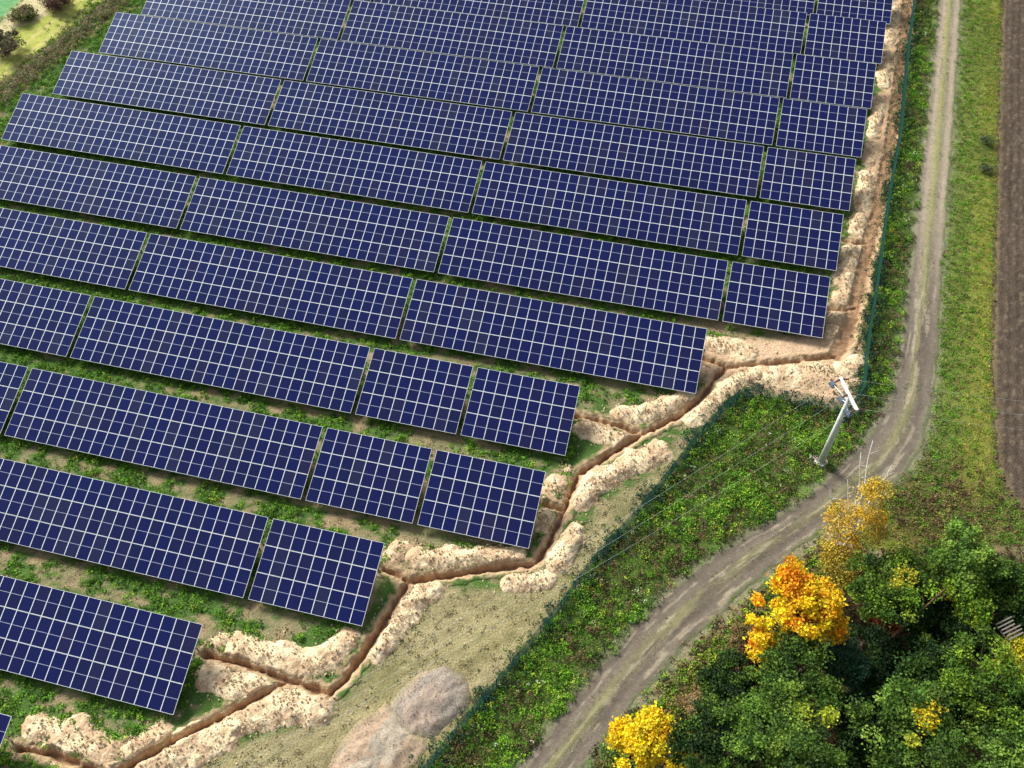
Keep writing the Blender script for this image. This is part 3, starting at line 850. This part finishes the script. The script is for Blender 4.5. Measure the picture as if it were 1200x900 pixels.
def plants(q, nleaf, rad, hgt, size, palette, wts, name, lab, cat, var=.25, up=.8, zmul=None):
    """q: plant centres. Each plant is nleaf leaves in a dome."""
    n = len(q)
    if n == 0: return
    pr = rng.uniform(.6, 1.25, n) * rad; ph = rng.uniform(.5, 1.3, n) * hgt
    if zmul is not None: ph = ph * zmul
    pc = pick(palette, wts, n, max(var, .35))
    i = np.repeat(np.arange(n), nleaf); m = len(i)
    a = rng.uniform(0, 2 * np.pi, m); rr = np.sqrt(rng.uniform(0, 1, m))
    pos = np.column_stack([q[i, 0] + np.cos(a) * rr * pr[i], q[i, 1] + np.sin(a) * rr * pr[i],
                           .02 + ph[i] * (1 - rr ** 2 * .7) * rng.uniform(.35, 1, m)])
    col = pc[i] * rng.uniform(.75, 1.25, (m, 1))
    V, F, C = leaf_quads(pos, rng.uniform(.7, 1.3, m) * size, up, col)
    return link(name, mesh_np(name, V, F, M_weed, np.clip(C, .004, .9)), kind='stuff', label=lab, category=cat)

G1, G2, G3, G4 = (.11, .27, .020), (.19, .38, .032), (.065, .15, .016), (.31, .43, .042)
YL, OL, BR, PL = (.40, .40, .05), (.21, .22, .06), (.20, .125, .065), (.36, .44, .24)
# weeds between and under the rows
Z_rows = W([(-80, 960), (60, 930), (150, 880), (240, 800), (238, 768), (400, 745), (455, 660), (620, 655), (660, 590), (680, 480), (820, 470), (825, 400), (965, 400), (1050, -60), (170, -60), (-80, 180)])
q = sample_zone(Z_rows, 7.5, lambda x, y: sm(.36, .62, row_green(x, y)), .8)
yy = q[:, 1]
plants(q, 13, .30, .30, .17, [G1, G2, G3, G4], [5, 3, 4, 1], 'weeds', 'low green weeds growing between the panel rows', 'weeds')
q = sample_zone(Z_rows, 3.0, lambda x, y: sm(.65, .2, row_green(x, y)) * .8 + .1, .8)
plants(q, 7, .25, .10, .12, [OL, BR, (.28, .24, .13), G3], [4, 2, 4, 2], 'dry_grass', 'thin brownish grass on the bare soil between the rows', 'dry grass')
# lush strip between the fence and the track
def lush_d(x, y):
    fd, _, _ = seg_dist(x, y, FENCE); return np.where(off_track(x, y), .55 + .45 * sm(.3, .6, fbm(x, y, .6, 33, 3)), 0)
q = sample_zone(Z_lush, 13, lush_d, .5)
nz = fbm(q[:, 0], q[:, 1], .45, 34, 3)
b1 = nz + rng.normal(0, .05, len(nz)) > .51
plants(q[b1], 18, .38, .55, .155, [G1, G2, G3, (.035, .075, .012), G4, YL, PL, OL], [7, 7, 3, 2.5, 2.4, .4, .25, .6], 'weeds', 'lush green weeds between the fence and the dirt track', 'weeds')
plants(q[~b1], 17, .33, .45, .145, [G1, G3, (.05, .045, .02), OL, BR, (.16, .12, .07), G4], [4, 4, 3, 2, 2.8, 1.8, .6], 'weeds', 'green weeds mixed with brown dead stalks inside the fence strip', 'weeds')
q = sample_zone(Z_lush, .12, lush_d, 0)
plants(q, 14, .16, .7, .10, [(.75, .78, .62), (.6, .62, .3)], [2, 2], 'wildflowers', 'pale flower heads dotted in the lush weeds', 'wildflowers')
fp = resample(FENCE, .1)  # darker weeds by the fence; their dark teal also paints in the mesh's shadow
q = np.vstack([fp + rng.normal(0, .55, fp.shape) + np.array([.15, .2]) for _ in range(3)]); q = q[cull(q)]
q = q[rng.uniform(0, 1, len(q)) < .35 + .65 * sm(.4, .6, fbm(q[:, 0], q[:, 1], .5, 38, 3))]
plants(q, 15, .26, .55, .15, [(.025, .075, .045), (.035, .10, .05), (.02, .06, .045), G3], [3, 2, 2, 2], 'weeds', 'dark bluish green weeds along the fence foot, coloured for the mesh shadow too', 'weeds')
# verge between the track and the ploughed field
fdv = lambda x, y: np.where(off_track(x, y), 1.0, 0)
q = sample_zone(Z_verge, 9, fdv, .4)
fd, _, _ = seg_dist(q[:, 0], q[:, 1], W(TRR))
kx = .8 * np.exp(-((fd - 4.6) / 2.3) ** 2) + 1.3 * (fbm(q[:, 0], q[:, 1], .5, 36, 4) - .5) + rng.normal(0, .12, len(fd))
plants(q[kx > .5], 14, .28, .10, .11, [(.36, .34, .05), (.27, .33, .045), OL, G2, G1, (.22, .15, .06)], [2.4, 4, 2.5, 2.5, 2, .8], 'grass', 'yellowish grass band between the track and the ploughed field', 'grass')
plants(q[kx <= .5], 15, .30, .16, .12, [G1, G2, OL, (.22, .30, .045), BR, G3], [4, 3.2, 2.4, 2.4, 1.1, 2], 'grass', 'green grass along the right side of the dirt track', 'grass')
def brownp(x, y):
    c = P2(1105, 600); return np.exp(-((x - c[0]) / 5.5) ** 2 - ((y - c[1]) / 4) ** 2)
q = sample_zone(Z_verge, 8, lambda x, y: brownp(x, y), 0)
plants(q, 12, .3, .35, .16, [BR, OL, (.10, .06, .04), G3], [4, 3, 2, 2], 'dead_weeds', 'brown dead weeds beyond the birch', 'weeds')
# dry strip
q = sample_zone(Z_dry, 4.5, lambda x, y: .35 + .6 * sm(.4, .65, fbm(x, y, .4, 61, 3)), .5)
plants(q, 9, .26, .07, .13, [(.32, .28, .15), (.24, .22, .11), (.42, .37, .24), (.16, .17, .07)], [4, 3, 4, 1.2], 'dry_grass', 'short dry grass between the trench and the fence', 'dry grass', up=.3)
# along the track middle and its shoulders
cl = (Lr + Rr) / 2
q = cl[rng.integers(0, len(cl), 2600)] + rng.normal(0, .22, (2600, 2)); q = q[cull(q)]
q = q[rng.uniform(0, 1, len(q)) < sm(.35, .6, fbm(q[:, 0], q[:, 1], .5, 64, 3))]
plants(q, 6, .16, .06, .10, [(.24, .25, .08), (.15, .19, .05)], [2, 1], 'grass', 'thin grass on the middle ridge of the dirt track', 'grass')
# outside the array, upper left
q = sample_zone(Z_outL, 3.2, lambda x, y: np.where(sdist(x, y, Z_pale) > 0, .15, 1) * np.where(sdist(x, y, Z_green) > 0, .0, 1) * np.where(seg_dist(x, y, GT_A)[0] < 4.4, .08, .8), .6)
plants(q, 10, .35, .20, .2, [(.26, .34, .11), (.18, .26, .08), (.36, .38, .15)], [3, 2, 2], 'grass', 'pale green grass outside the upper left edge of the solar park', 'grass')
hp = resample(HEDGE, .12)
q = np.vstack([hp + rng.normal(0, .95, hp.shape) for _ in range(4)])
q = q[cull(q)]
plants(q, 20, .35, .6, .16, [(.30, .19, .12), (.36, .30, .17), (.15, .20, .06), (.26, .26, .11), (.42, .37, .25)], [2.5, 2.5, 4, 3, 2], 'weeds', 'strip of tall reddish brown weeds beside the grass track', 'weeds')
# wood floor
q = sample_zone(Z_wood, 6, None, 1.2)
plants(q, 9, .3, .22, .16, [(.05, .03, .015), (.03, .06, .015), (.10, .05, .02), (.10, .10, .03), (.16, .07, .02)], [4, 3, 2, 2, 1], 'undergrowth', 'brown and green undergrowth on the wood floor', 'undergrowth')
edge_pts = resample(W([(690, 915), (745, 850), (800, 782), (850, 735), (890, 700), (940, 660), (975, 635)]), .1)
q = np.vstack([edge_pts + rng.normal(0, .8, edge_pts.shape) + np.array([.5, -.9]) for _ in range(4)])
q = q[off_track(q[:, 0], q[:, 1])]
plants(q, 14, .3, .45, .16, [G1, G4, OL, (.24, .20, .06), BR], [3, 3, 3, 1.5, 2], 'grass', 'green and yellow grass bank between the track and the trees', 'grass')

# ------------------------------------------------------------------ trees and shrubs
def clump_crown(rx, ry, rz, h, ncl, nper, lsize, pal, wts, spots=None, rclump=.75, gap=.25, lobes=None):
    """clump centres + leaves; returns V,F,C and the centres for the limbs"""
    cs = []
    if lobes is None:
        nl = rng.integers(4, 7)
        lobes = [(0, 0, 0, .72)] + [(math.cos(a0) * rx * .55, math.sin(a0) * ry * .55, rng.uniform(-.35, .35) * rz, rng.uniform(.36, .6)) for a0 in (np.arange(nl) / nl * 6.283 + rng.uniform(-.4, .4, nl))]
    for _ in range(ncl * 3):
        lx, ly, lz, ls = lobes[rng.integers(0, len(lobes))]
        d = rng.normal(0, 1, 3); d /= np.linalg.norm(d)
        if d[2] < -.35: continue
        r = rng.uniform(.55, 1.0) ** .6 * rng.uniform(.82, 1.06)
        c = np.array([d[0] * rx * ls * r + lx, d[1] * ry * ls * r + ly, d[2] * rz * ls * r + h + lz])
        cs.append(c)
        if len(cs) >= ncl: break
    cs = np.array(cs)
    cr = rng.uniform(.6, 1.35, len(cs)) * rclump
    cc = pick(pal, wts, len(cs), .16)
    if spots:
        for (sx, sy, sz, sr, scol) in spots:
            m = np.linalg.norm(cs - np.array([sx, sy, sz + h]), axis=1) < sr
            m = m & (rng.uniform(0, 1, len(cs)) < .75); cc[m] = np.array(scol) * rng.uniform(.8, 1.2, (m.sum(), 1))
    i = np.repeat(np.arange(len(cs)), nper); m = len(i)
    d = rng.normal(0, 1, (m, 3)); d /= np.linalg.norm(d, axis=1)[:, None]
    rr = rng.uniform(.15, 1, m) ** .5; rr = np.where(rng.uniform(0, 1, m) < .22, rr * 1.45, rr)
    pos = cs[i] + d * (rr * cr[i])[:, None] * np.array([1, 1, .72])
    col = cc[i] * rng.uniform(.68, 1.4, (m, 1))
    V, F, C = leaf_quads(pos, rng.uniform(.6, 1.35, m) * lsize, .5, col, .7)
    return V, F, np.clip(C, .004, .95), cs

def tree(px, py, r, h, pal, wts, name, lab, cat='tree', flat=.8, ncl=60, nper=230, lsize=.22, spots=None, lobes=None, rclump=None, bark=None, group=None, trunk_name='trunk', hc=None, limbs_out=0):
    hc = hc if hc else h - r * flat * .75
    c = P(px, py, hc)
    rz = r * flat
    t = thing(name, lab, cat, (c[0], c[1], 0), 0, group)
    V, F, C, cs = clump_crown(r * .88, r * .88, rz * .88, hc, ncl, nper, lsize, pal, wts, spots, rclump or r * .24, lobes=lobes)
    link('crown', mesh_np('crown', V, F, M_leaf, C), t)
    b = MB()
    tb = max(.09, h * .02)
    fork = hc - rz * .55
    lean = [random.uniform(-.3, .3) for _ in range(2)]
    top = (lean[0], lean[1], hc + rz * .35)
    b.tube([(0, 0, -.2), (0, 0, .4), (lean[0] * .4, lean[1] * .4, fork), top], [tb * 1.4, tb, tb * .8, tb * .25], 8)
    lt = .55 if limbs_out else 1
    for k in range(0, len(cs), 5 if limbs_out else 2):
        q = cs[k]; s = random.uniform(.2, .95)
        st0 = Vector((lean[0] * .4, lean[1] * .4, fork)).lerp(Vector(top), s * .8)
        e = Vector(q)
        if limbs_out: e = st0 + (e - st0) * random.uniform(1.0, 1.0 + limbs_out)
        mid = st0.lerp(e, .5) + Vector((random.uniform(-.2, .2), random.uniform(-.2, .2), -.15))
        b.tube([st0, mid, e], [tb * .38 * lt, tb * .22 * lt, tb * .08 * lt], 5, cap=False)
    b.build(trunk_name, bark or M_bark, t, True)
    return t

DG = [(.014, .040, .008), (.028, .068, .012), (.012, .030, .010)]
MG = [(.055, .115, .014), (.10, .18, .022), (.030, .068, .012)]
LG = [(.13, .245, .035), (.20, .32, .048), (.06, .12, .022)]
LI = [(.14, .25, .018), (.22, .33, .026), (.07, .15, .016)]
YE = [(.88, .64, .018), (.84, .56, .012), (.72, .58, .03)]
OR = [(.82, .38, .01), (.86, .46, .012), (.74, .29, .01)]
wt = [3, 3, 2]
GW = 'trees in the wood at the lower right'
tree(932, 712, 3.5, 9.5, OR + YE, [2, 3, 1, 3, 3, 1], 'maple_tree', 'orange and yellow maple standing at the edge of the wood by the track', spots=None,
     lobes=[(-1.5, -.9, -.6, .52), (1.5, .6, .0, .5), (-.3, 1.3, 1.0, .42), (-1.3, -2.6, -1.6, .40), (.6, -.6, .4, .5), (2.4, -.3, -.8, .3)], rclump=.5, ncl=125, nper=105, group=GW)
tree(762, 878, 3.0, 7.0, YE, [4, 1.5, 2], 'maple_tree', 'bright lemon yellow maple cut by the bottom edge beside the track', ncl=85, nper=130, rclump=.5, lobes=[(-.9, -.5, -.3, .6), (.9, .3, 0, .6), (0, 1.0, .5, .5), (-1.6, .9, -.8, .3), (1.9, 1.2, -.7, .3)], group=GW)
birch_c = dict(bark=M_birch)
tree(1000, 618, 2.5, 9.0, [(.62, .42, .04), (.55, .40, .08), (.42, .36, .06), (.70, .45, .03)], [3, 3, 2, 2], 'birch_tree', 'thin golden birch with bare white branches leaning over the track bend',
     flat=1.3, ncl=125, nper=55, lsize=.16, rclump=.5, limbs_out=.45, hc=5.6, lobes=[(0, 0, 0, .8), (.3, .5, 2.4, .55), (.5, .8, 3.9, .36), (-.4, -.6, -1.8, .7), (-1.2, .2, .8, .4), (1.3, .2, .6, .4)], group=GW, **birch_c)
bt = [o for o in bpy.data.objects if o.name == 'birch_tree'][0]
for (qx, qy, qz) in ((1023, 516, 11.0), (1009, 530, 9.8), (1045, 545, 9.6), (972, 575, 8.2), (993, 562, 8.8)):
    tip = P(qx, qy, qz) - np.array([bt.location.x, bt.location.y, 0])
    st0 = np.array([random.uniform(-.2, .2), random.uniform(-.2, .2), qz - random.uniform(3.6, 4.6)])
    b = MB(); pts = [st0 + (tip - st0) * u + np.array([math.sin(u * 7 + qx) * .12, math.cos(u * 6 + qx) * .12, 0]) * u * (1 - u) * 4 for u in np.linspace(0, 1, 7)]
    b.tube([tuple(p) for p in pts], [.085, .075, .065, .055, .042, .03, .016], 6)
    for k in (2, 3, 4, 5):
        for sgn in (-1, 1):
            e = pts[k] + np.array([sgn * random.uniform(.12, .42), random.uniform(-.4, .4), random.uniform(.45, .85)])
            b.tube([tuple(pts[k]), tuple((pts[k] + e) / 2 + np.array([0, 0, .05])), tuple(e)], [.022, .016, .007], 5, cap=False)
    b.build('bare_branch', M_birch, bt, True)
tree(980, 665, 1.9, 5.0, [(.45, .34, .03), (.34, .28, .04), (.28, .25, .04)], wt, 'birch_tree', 'low olive yellow sapling in front of the golden birch', ncl=26, nper=110, lsize=.16, rclump=.6, group=GW, bark=M_birch)
TREES = [
    (1040, 685, 3.6, 7.0, MG + LI, [3, 3, 1, 1, 1, 0], 'mid green tree with yellow tips right of the orange maple', [(1.4, .8, 1.5, 1.3, (.45, .42, .03)), (.7, -.4, 2.0, 1.0, (.5, .45, .03))]),
    (1136, 652, 3.0, 7.5, LG, wt, 'pale green tree standing highest on the right by the brown weeds', None),
    (1112, 678, 1.5, 5.0, [(.40, .26, .03), (.30, .24, .04), (.2, .22, .03)], wt, 'small ochre tree between the pale green tree and the mid green tree', None),
    (1135, 700, 2.0, 6.0, LI, wt, 'small lime green tree below the pale green one', None),
    (1184, 686, 2.5, 6.0, MG, wt, 'mid green tree at the right edge near the field corner', None),
    (1098, 728, 3.0, 7.0, DG + MG, [2, 2, 2, 1, 1, 1], 'dark green tree in the middle of the wood below the ochre one', None),
    (1150, 738, 3.0, 7.0, DG, wt, 'very dark green tree left of the pale planks', None),
    (1192, 772, 1.5, 5.0, [(.52, .45, .02), (.42, .40, .03)], [1, 1], 'small mustard yellow tree at the right edge under the planks', None),
    (1062, 706, 2.4, 6.0, DG + MG, [2, 2, 1, 1, 2, 1], 'rounded green tree behind the red leaved bush', None),
    (938, 790, 3.4, 8.0, MG, wt, 'green tree just below the orange maple', None),
    (862, 805, 2.9, 7.0, DG + MG, [2, 2, 1, 1, 1, 1], 'dark green tree near the track between the two maples', None),
    (920, 857, 4.0, 9.0, LG + MG, [3, 2, 2, 2, 1, 1], 'large light green tree with a yellow patch at the bottom centre of the wood', [(1.2, 1.2, 1.8, 1.4, (.34, .40, .03))]),
    (842, 876, 3.4, 7.5, MG + DG, [2, 2, 2, 1, 1, 1], 'green tree next to the lemon yellow maple at the bottom', None),
    (988, 775, 1.8, 5.0, [(.03, .09, .045), (.035, .08, .035)], [1, 1], 'small bluish green tree right of the maple', None),
    (1030, 812, 2.3, 5.5, DG, wt, 'low dark tree in the shady middle of the wood', None),
    (1066, 868, 4.0, 8.5, MG + LG, [2, 2, 1, 2, 1, 1], 'big green tree with a golden top at the bottom edge', [(.8, .9, 2.6, 1.3, (.62, .50, .02)), (-.6, -.5, 2.6, .9, (.38, .40, .03))]),
    (1098, 795, 3.2, 7.0, MG + DG, [2, 1, 2, 1, 1, 1], 'green tree above the golden topped one', None),
    (1158, 802, 3.9, 8.5, LI + MG, [3, 2, 3, 2, 2, 2], 'large lime green tree near the right edge', [(1.8, 1.2, 1.5, 1.0, (.36, .36, .03))]),
    (1180, 872, 3.2, 7.5, LG, wt, 'pale green tree in the bottom right corner', None),
    (1008, 878, 2.6, 6.0, DG, wt, 'dark green tree between the two big trees at the bottom edge', None),
    (1125, 845, 2.0, 5.0, DG, wt, 'dark low tree between the lime tree and the golden topped one', None),
    (985, 935, 3.2, 7.5, MG, wt, 'green tree mostly below the bottom edge', None),
    (1225, 735, 3.2, 7.5, DG, wt, 'dark tree mostly beyond the right edge', None),
    (1240, 835, 3.6, 8.0, MG, wt, 'green tree just beyond the right edge beside the lime tree', None),
]
for (px, py, r, h, pal, ww, lab, spots) in TREES:
    r *= .95 if pal[0] not in DG else .82
    h *= 1.12 if pal[0] not in DG else .8
    tree(px, py, r, h, pal, ww, 'broadleaf_tree', lab, flat=random.uniform(.7, .95), ncl=int(34 + r * 19), nper=125, lsize=.19, spots=spots, rclump=.28 + r * .085, group=GW)
for (px, py, r, h, lab) in ((1010, 755, 2.4, 4.0, 'low shaded tree in the dark gap right of the orange maple'), (1050, 780, 2.5, 4.2, 'low shaded tree in the darkest gap in the centre of the wood'),
                            (1078, 750, 2.4, 4.5, 'low shaded tree right of the red leaved bush'), (1000, 835, 2.0, 3.6, 'low shaded tree beside the deep reddish brown bush'), (1120, 765, 2.3, 4.4, 'low shaded tree above the large lime green tree'), (960, 700, 1.6, 3.0, 'low olive tree in the gap behind the orange maple')):
    tree(px, py, r, h, DG, wt, 'broadleaf_tree', lab, flat=.6, ncl=46, nper=110, lsize=.17, rclump=.45, group=GW, hc=h * .62)
SHR = [
    (1033, 733, 1.6, 2.6, [(.30, .07, .02), (.22, .05, .02), (.12, .05, .02)], 'dark red leaved bush between the maple and the green trees'),
    (877, 748, 1.5, 2.0, [(.22, .13, .06), (.30, .20, .10), (.14, .11, .04)], 'brown dry bush below the maple near the track'),
    (862, 772, 1.3, 1.8, [(.16, .10, .05), (.12, .12, .03)], 'olive brown bush between the track bank and the dark tree'),
    (815, 828, 1.4, 1.8, [(.34, .24, .12), (.24, .16, .07)], 'straw coloured bush beside the track above the lemon maple'),
    (822, 858, 1.1, 1.6, [(.30, .20, .04), (.36, .28, .06)], 'small yellow brown bush touching the lemon maple'),
    (985, 830, 1.4, 2.0, [(.16, .05, .02), (.10, .04, .02)], 'deep reddish brown bush in the dark heart of the wood'),
    (958, 745, 1.3, 2.2, [(.30, .24, .04), (.18, .16, .04)], 'olive bush under the orange maple'),
    (1080, 765, 1.3, 1.8, [(.09, .04, .02), (.05, .06, .02)], 'dark brownish bush under the central trees'),
]
for (px, py, r, h, pal, lab) in SHR:
    tree(px, py, r, h, pal, [1] * len(pal), 'bush', lab, cat='bush', flat=.7, ncl=26, nper=110, lsize=.15, rclump=.42, group='bushes at the edge of the wood', trunk_name='stem', hc=h * .5)
OUTB = [
    (4, 52, 2.9, 2.4, [(.17, .13, .10), (.20, .15, .10), (.13, .14, .06)], 'big dark brown bush at the left edge beside the grass track'),
    (66, 0, 2.4, 2.2, [(.20, .09, .08), (.14, .08, .06), (.24, .15, .10)], 'reddish brown bush at the top edge left of the panels'),
    (27, 17, 1.7, 1.2, [(.16, .20, .06), (.20, .18, .08), (.24, .20, .10)], 'olive green bush on the pale dry patch in the top left'),
]
for (px, py, r, h, pal, lab) in OUTB:
    tree(px, py, r, h, pal, [1] * len(pal), 'bush', lab, cat='bush', flat=.55, ncl=45, nper=120, lsize=.2, rclump=.6, group='bushes beyond the grass track', trunk_name='stem', hc=h * .5)
# low bushes on the verge beside the ploughed field
for (px, py, r, lab) in ((1157, 165, .9, 'dark little bush on the grass beside the ploughed field'), (1155, 197, .7, 'smaller dark bush just below the other on the field margin')):
    tree(px, py, r, .9, [(.09, .13, .05), (.12, .14, .08)], [1, 1], 'bush', lab, cat='bush', flat=.5, ncl=14, nper=40, lsize=.14, rclump=.38, group='bushes on the field margin', trunk_name='stem', hc=.45)

# dead leaning trunk, plank stack, pale stone
p0 = P(1070, 724, 5.2); p1 = P(1108, 690, 7.6)
b = MB(); d = p1 - p0
g0 = p0 - d * 1.2; g0[2] = -.2
pts = [g0, p0, p0 + d * .35, p0 + d * .7, p1]
b.tube([tuple(p) for p in pts], [.12, .10, .08, .07, .04], 7)
b.tube([tuple(pts[3]), tuple(pts[3] + np.array([.7, .2, .5]))], [.05, .02], 5)
b.tube([tuple(pts[2]), tuple(pts[2] + np.array([-.3, .6, .6]))], [.05, .02], 5)
M_dead = mat('dead_wood', (.12, .06, .035), .9, noise=[(7, .7, 1.3)])
b.build('fallen_trunk', M_dead, smooth=True, label='thin reddish brown dead trunk leaning among the dark green trees', category='dead trunk')
pb_ = P(1184, 736, 5.6)
t = thing('plank_stack', 'pale weathered planks on a dark frame half hidden by trees at the right edge', 'planks', (pb_[0], pb_[1], 0), math.radians(38))
for k in range(6):
    b = MB(); z = 5.5 - k * .04
    b.box((-.62 + .1 * (k % 2), -.62 + k * .24, z), (.6 + .12 * (k % 3), -.53 + k * .24, z + .06)); b.build('plank', M_plank, t)
for sx in (-.5, .5):
    b = MB(); b.box((sx - .05, -.6, -.1), (sx + .05, -.5, 5.35)); b.build('post', M_bark, t)
    b = MB(); b.box((sx - .05, .55, -.1), (sx + .05, .65, 5.27)); b.build('post', M_bark, t)
    b = MB(); b.box((sx - .04, -.7, 5.15), (sx + .04, .75, 5.25)); b.build('bearer', M_bark, t)
q0 = P2(977, 668, .3)
import bmesh
for (dx, dy, s, lab) in ((.1, .35, .34, 'pale white stone lying under the birch, the upper of two'), (-.15, -.45, .28, 'pale white stone lying under the birch, the lower of two')):
    bm = bmesh.new(); bmesh.ops.create_icosphere(bm, subdivisions=2, radius=s)
    for v in bm.verts: v.co *= 1 + random.uniform(-.14, .14); v.co.z *= .65
    me = bpy.data.meshes.new('stone'); bm.to_mesh(me); bm.free(); me.materials.append(M_stone)
    o = link('stone', me, label=lab, category='stone', group='pale stones under the birch'); o.location = (q0[0] + dx, q0[1] + dy, s * .4)

# ------------------------------------------------------------------ fence
def fence():
    f = thing('mesh_fence', 'dark green wire mesh fence running round the solar park beside the sand banks', 'fence', (FENCE[0][0], FENCE[0][1], 0))
    org = np.array([FENCE[0][0], FENCE[0][1], 0])
    pts = []
    acc = 0
    line = FENCE
    dcum = np.r_[0, np.cumsum(np.linalg.norm(np.diff(line, axis=0), axis=1))]
    nb = int(round(dcum[-1] / 2.5))
    s = np.linspace(0, dcum[-1], nb + 1)
    P_ = np.stack([np.interp(s, dcum, line[:, k]) for k in range(2)], -1)
    H = 1.75
    bp = MB(); bp.box((-.03, -.03, -.3), (.03, .03, H + .06)); bp.box((-.036, -.036, H + .06), (.036, .036, H + .085)); mp = bp.mesh('post', M_fence)
    for a in P_:
        o = link('post', mp, f); o.location = (a[0] - org[0], a[1] - org[1], 0)
    for a, c in zip(P_[:-1], P_[1:]):
        L = np.linalg.norm(c - a); ang = math.atan2(c[1] - a[1], c[0] - a[0])
        V = []; F = []
        def bar(x0, z0, x1, z1, r):
            i = len(V)
            for (x, z) in ((x0, z0), (x1, z1)):
                for k in range(3):
                    th = 2 * math.pi * k / 3
                    if x0 == x1: V.append((x + r * math.cos(th), r * math.sin(th), z))
                    else: V.append((x, r * math.cos(th), z + r * math.sin(th)))
            for k in range(3): F.append((i + k, i + (k + 1) % 3, i + 3 + (k + 1) % 3, i + 3 + k))
        nw = int(L / .085)
        for k in range(nw + 1): bar(.04 + (L - .08) * k / nw, .05, .04 + (L - .08) * k / nw, H, .007)
        for k in range(14): bar(.03, .06 + (H - .07) * k / 13, L - .03, .06 + (H - .07) * k / 13, .009)
        me = mesh_np('mesh_panel', np.array(V), np.array(F), M_fence)
        o = link('mesh_panel', me, f); o.location = (a[0] - org[0], a[1] - org[1], 0); o.rotation_euler = (0, 0, ang)
fence()

# ------------------------------------------------------------------ power pole with crossarm, switch gear and lines
PB = P(962, 542)
HT = 9.1
TOP = np.array([PB[0] - .12, PB[1] - .05, HT])
A0 = P(984.5, 442.5, HT + .12); A1 = P(1004.3, 481, HT + .12)
t = thing('power_pole', 'tall pale concrete power pole with white crossarm and brown insulators beside the track', 'power pole', (PB[0], PB[1], 0))
def rel(p): return tuple(np.array(p) - np.array([PB[0], PB[1], 0]))
b = MB(); b.tube([rel((PB[0], PB[1], -.3)), rel(TOP)], [.30, .155], 12); b.build('pole', M_concrete, t, True)
b = MB(); b.tube([(0, 0, -.1), (0, 0, .22)], [.62, .50], 14); b.box((-.95, .15, -.05), (-.45, .5, .16)); b.build('footing', M_stone, t, False)
ad = (A1 - A0); AL = np.linalg.norm(ad); ang = math.atan2(ad[1], ad[0]); Am = (A0 + A1) / 2
Rz = Matrix.Translation(Vector(rel(Am))) @ Matrix.Rotation(ang, 4, 'Z')
b = MB(); b.box((-AL / 2, -.10, -.10), (AL / 2, .10, .10), 0, Rz); b.build('crossarm', M_white, t)
for s in (-1, 1):
    b = MB(); b.tube([Rz @ Vector((s * AL * .3, 0, -.12)), Vector(rel((TOP[0], TOP[1], HT - 1.0)))], .03, 6); b.build('brace', M_steel, t)
def insulator(M, p, dirv, L=.42):
    d = Vector(dirv).normalized(); pts = []; rad = []
    for k in range(9):
        pts.append(Vector(p) + d * (L * k / 8)); rad.append(.10 if k % 2 else .045)
    bb = MB(); bb.tube(pts, rad, 8); return bb.build('insulator', M, t, True)
RIGHT_END = [P(1200, 464.5, HT - .2), P(1200, 481, HT - .2), P(1200, 499, HT - .2)]
LEFT_END = [P(700, 618, HT - .2), P(700, 638, HT - .2), P(700, 656, HT - .2)]
att = [Rz @ Vector((s * (AL / 2 - .12), 0, 0)) for s in (-1, 0, 1)]
SL_END = {}
for k in range(3):
    wp = Vector((PB[0], PB[1], 0)) + att[k]
    for side, E in (('right', RIGHT_END), ('left', LEFT_END)):
        d = (Vector(E[k]) - wp); d.z = 0; d.normalize()
        insulator(M_insul, Vector(att[k]) + d * .12, d, .5)
        SL_END[(k, side)] = (wp + d * .64, d)
# switch gear below the arm: grey boxes on brackets, each with a little arrester
for (px, py, hz, sx, sy) in ((976, 450, 8.3, .26, .2), (986, 468, 8.0, .3, .2), (994, 483, 7.8, .36, .2)):
    c = rel(P(px, py, hz))
    Mx = Matrix.Translation(Vector(c)) @ Matrix.Rotation(ang + .2, 4, 'Z')
    b = MB(); b.box((-sx, -sy, -.18), (sx, sy, .02), 0, Mx); b.box((-sx * .7, -sy * .7, .02), (sx * .7, sy * .7, .10), 0, Mx); b.build('switch_box', M_greybox, t)
    b = MB(); b.tube([Vector(c), Vector(rel((TOP[0], TOP[1], hz + .3)))], .035, 6); b.build('bracket', M_white, t)
# rungs on the shaft
for k in range(10):
    z = 3.5 + k * .5; f_ = z / HT
    c = np.array([TOP[0] * f_ + PB[0] * (1 - f_), TOP[1] * f_ + PB[1] * (1 - f_), z])
    b = MB(); b.tube([rel(c), rel(c + np.array([.38, .12, 0]))], .018, 5); b.build('step_rung', M_steel, t)
NM = ['upper', 'middle', 'lower']
for k in range(3):
    for side in ('right', 'left'):
        p, d = SL_END[(k, side)]
        L = 75; n_ = 30; pts = []
        for q in range(n_ + 1):
            u = q / n_; pts.append(p + d * (L * u) + Vector((0, 0, -1.6 * 4 * u * (1 - u))))
        b = MB(); b.tube(pts, .007, 5)
        where = 'crossing the track to the right of the pole' if side == 'right' else 'running from the pole down over the green strip'
        b.build('power_line', M_wire, smooth=True, label='%s pale power line %s' % (NM[k], where), category='power line', group='power lines on the pole')
        # the pole that carries the far end
for side in ('right', 'left'):
    es = [SL_END[(k, side)][0] + SL_END[(k, side)][1] * 75 for k in range(3)]
    c = (es[0] + es[1] + es[2]) / 3; v = es[2] - es[0]; an = math.atan2(v.y, v.x); L2 = v.length / 2 + .2
    # only stands outside the picture; it holds the line ends
    u = thing('power_pole', 'concrete power pole outside the photo holding the far line ends on the %s' % side, 'power pole', (c.x, c.y, 0), an)
    b = MB(); b.tube([(0, 0, -.3), (0, 0, c.z - .1)], [.3, .155], 12); b.build('pole', M_concrete, u, True)
    b = MB(); b.box((-L2, -.1, c.z - .1), (L2, .1, c.z + .1)); b.build('crossarm', M_white, u)
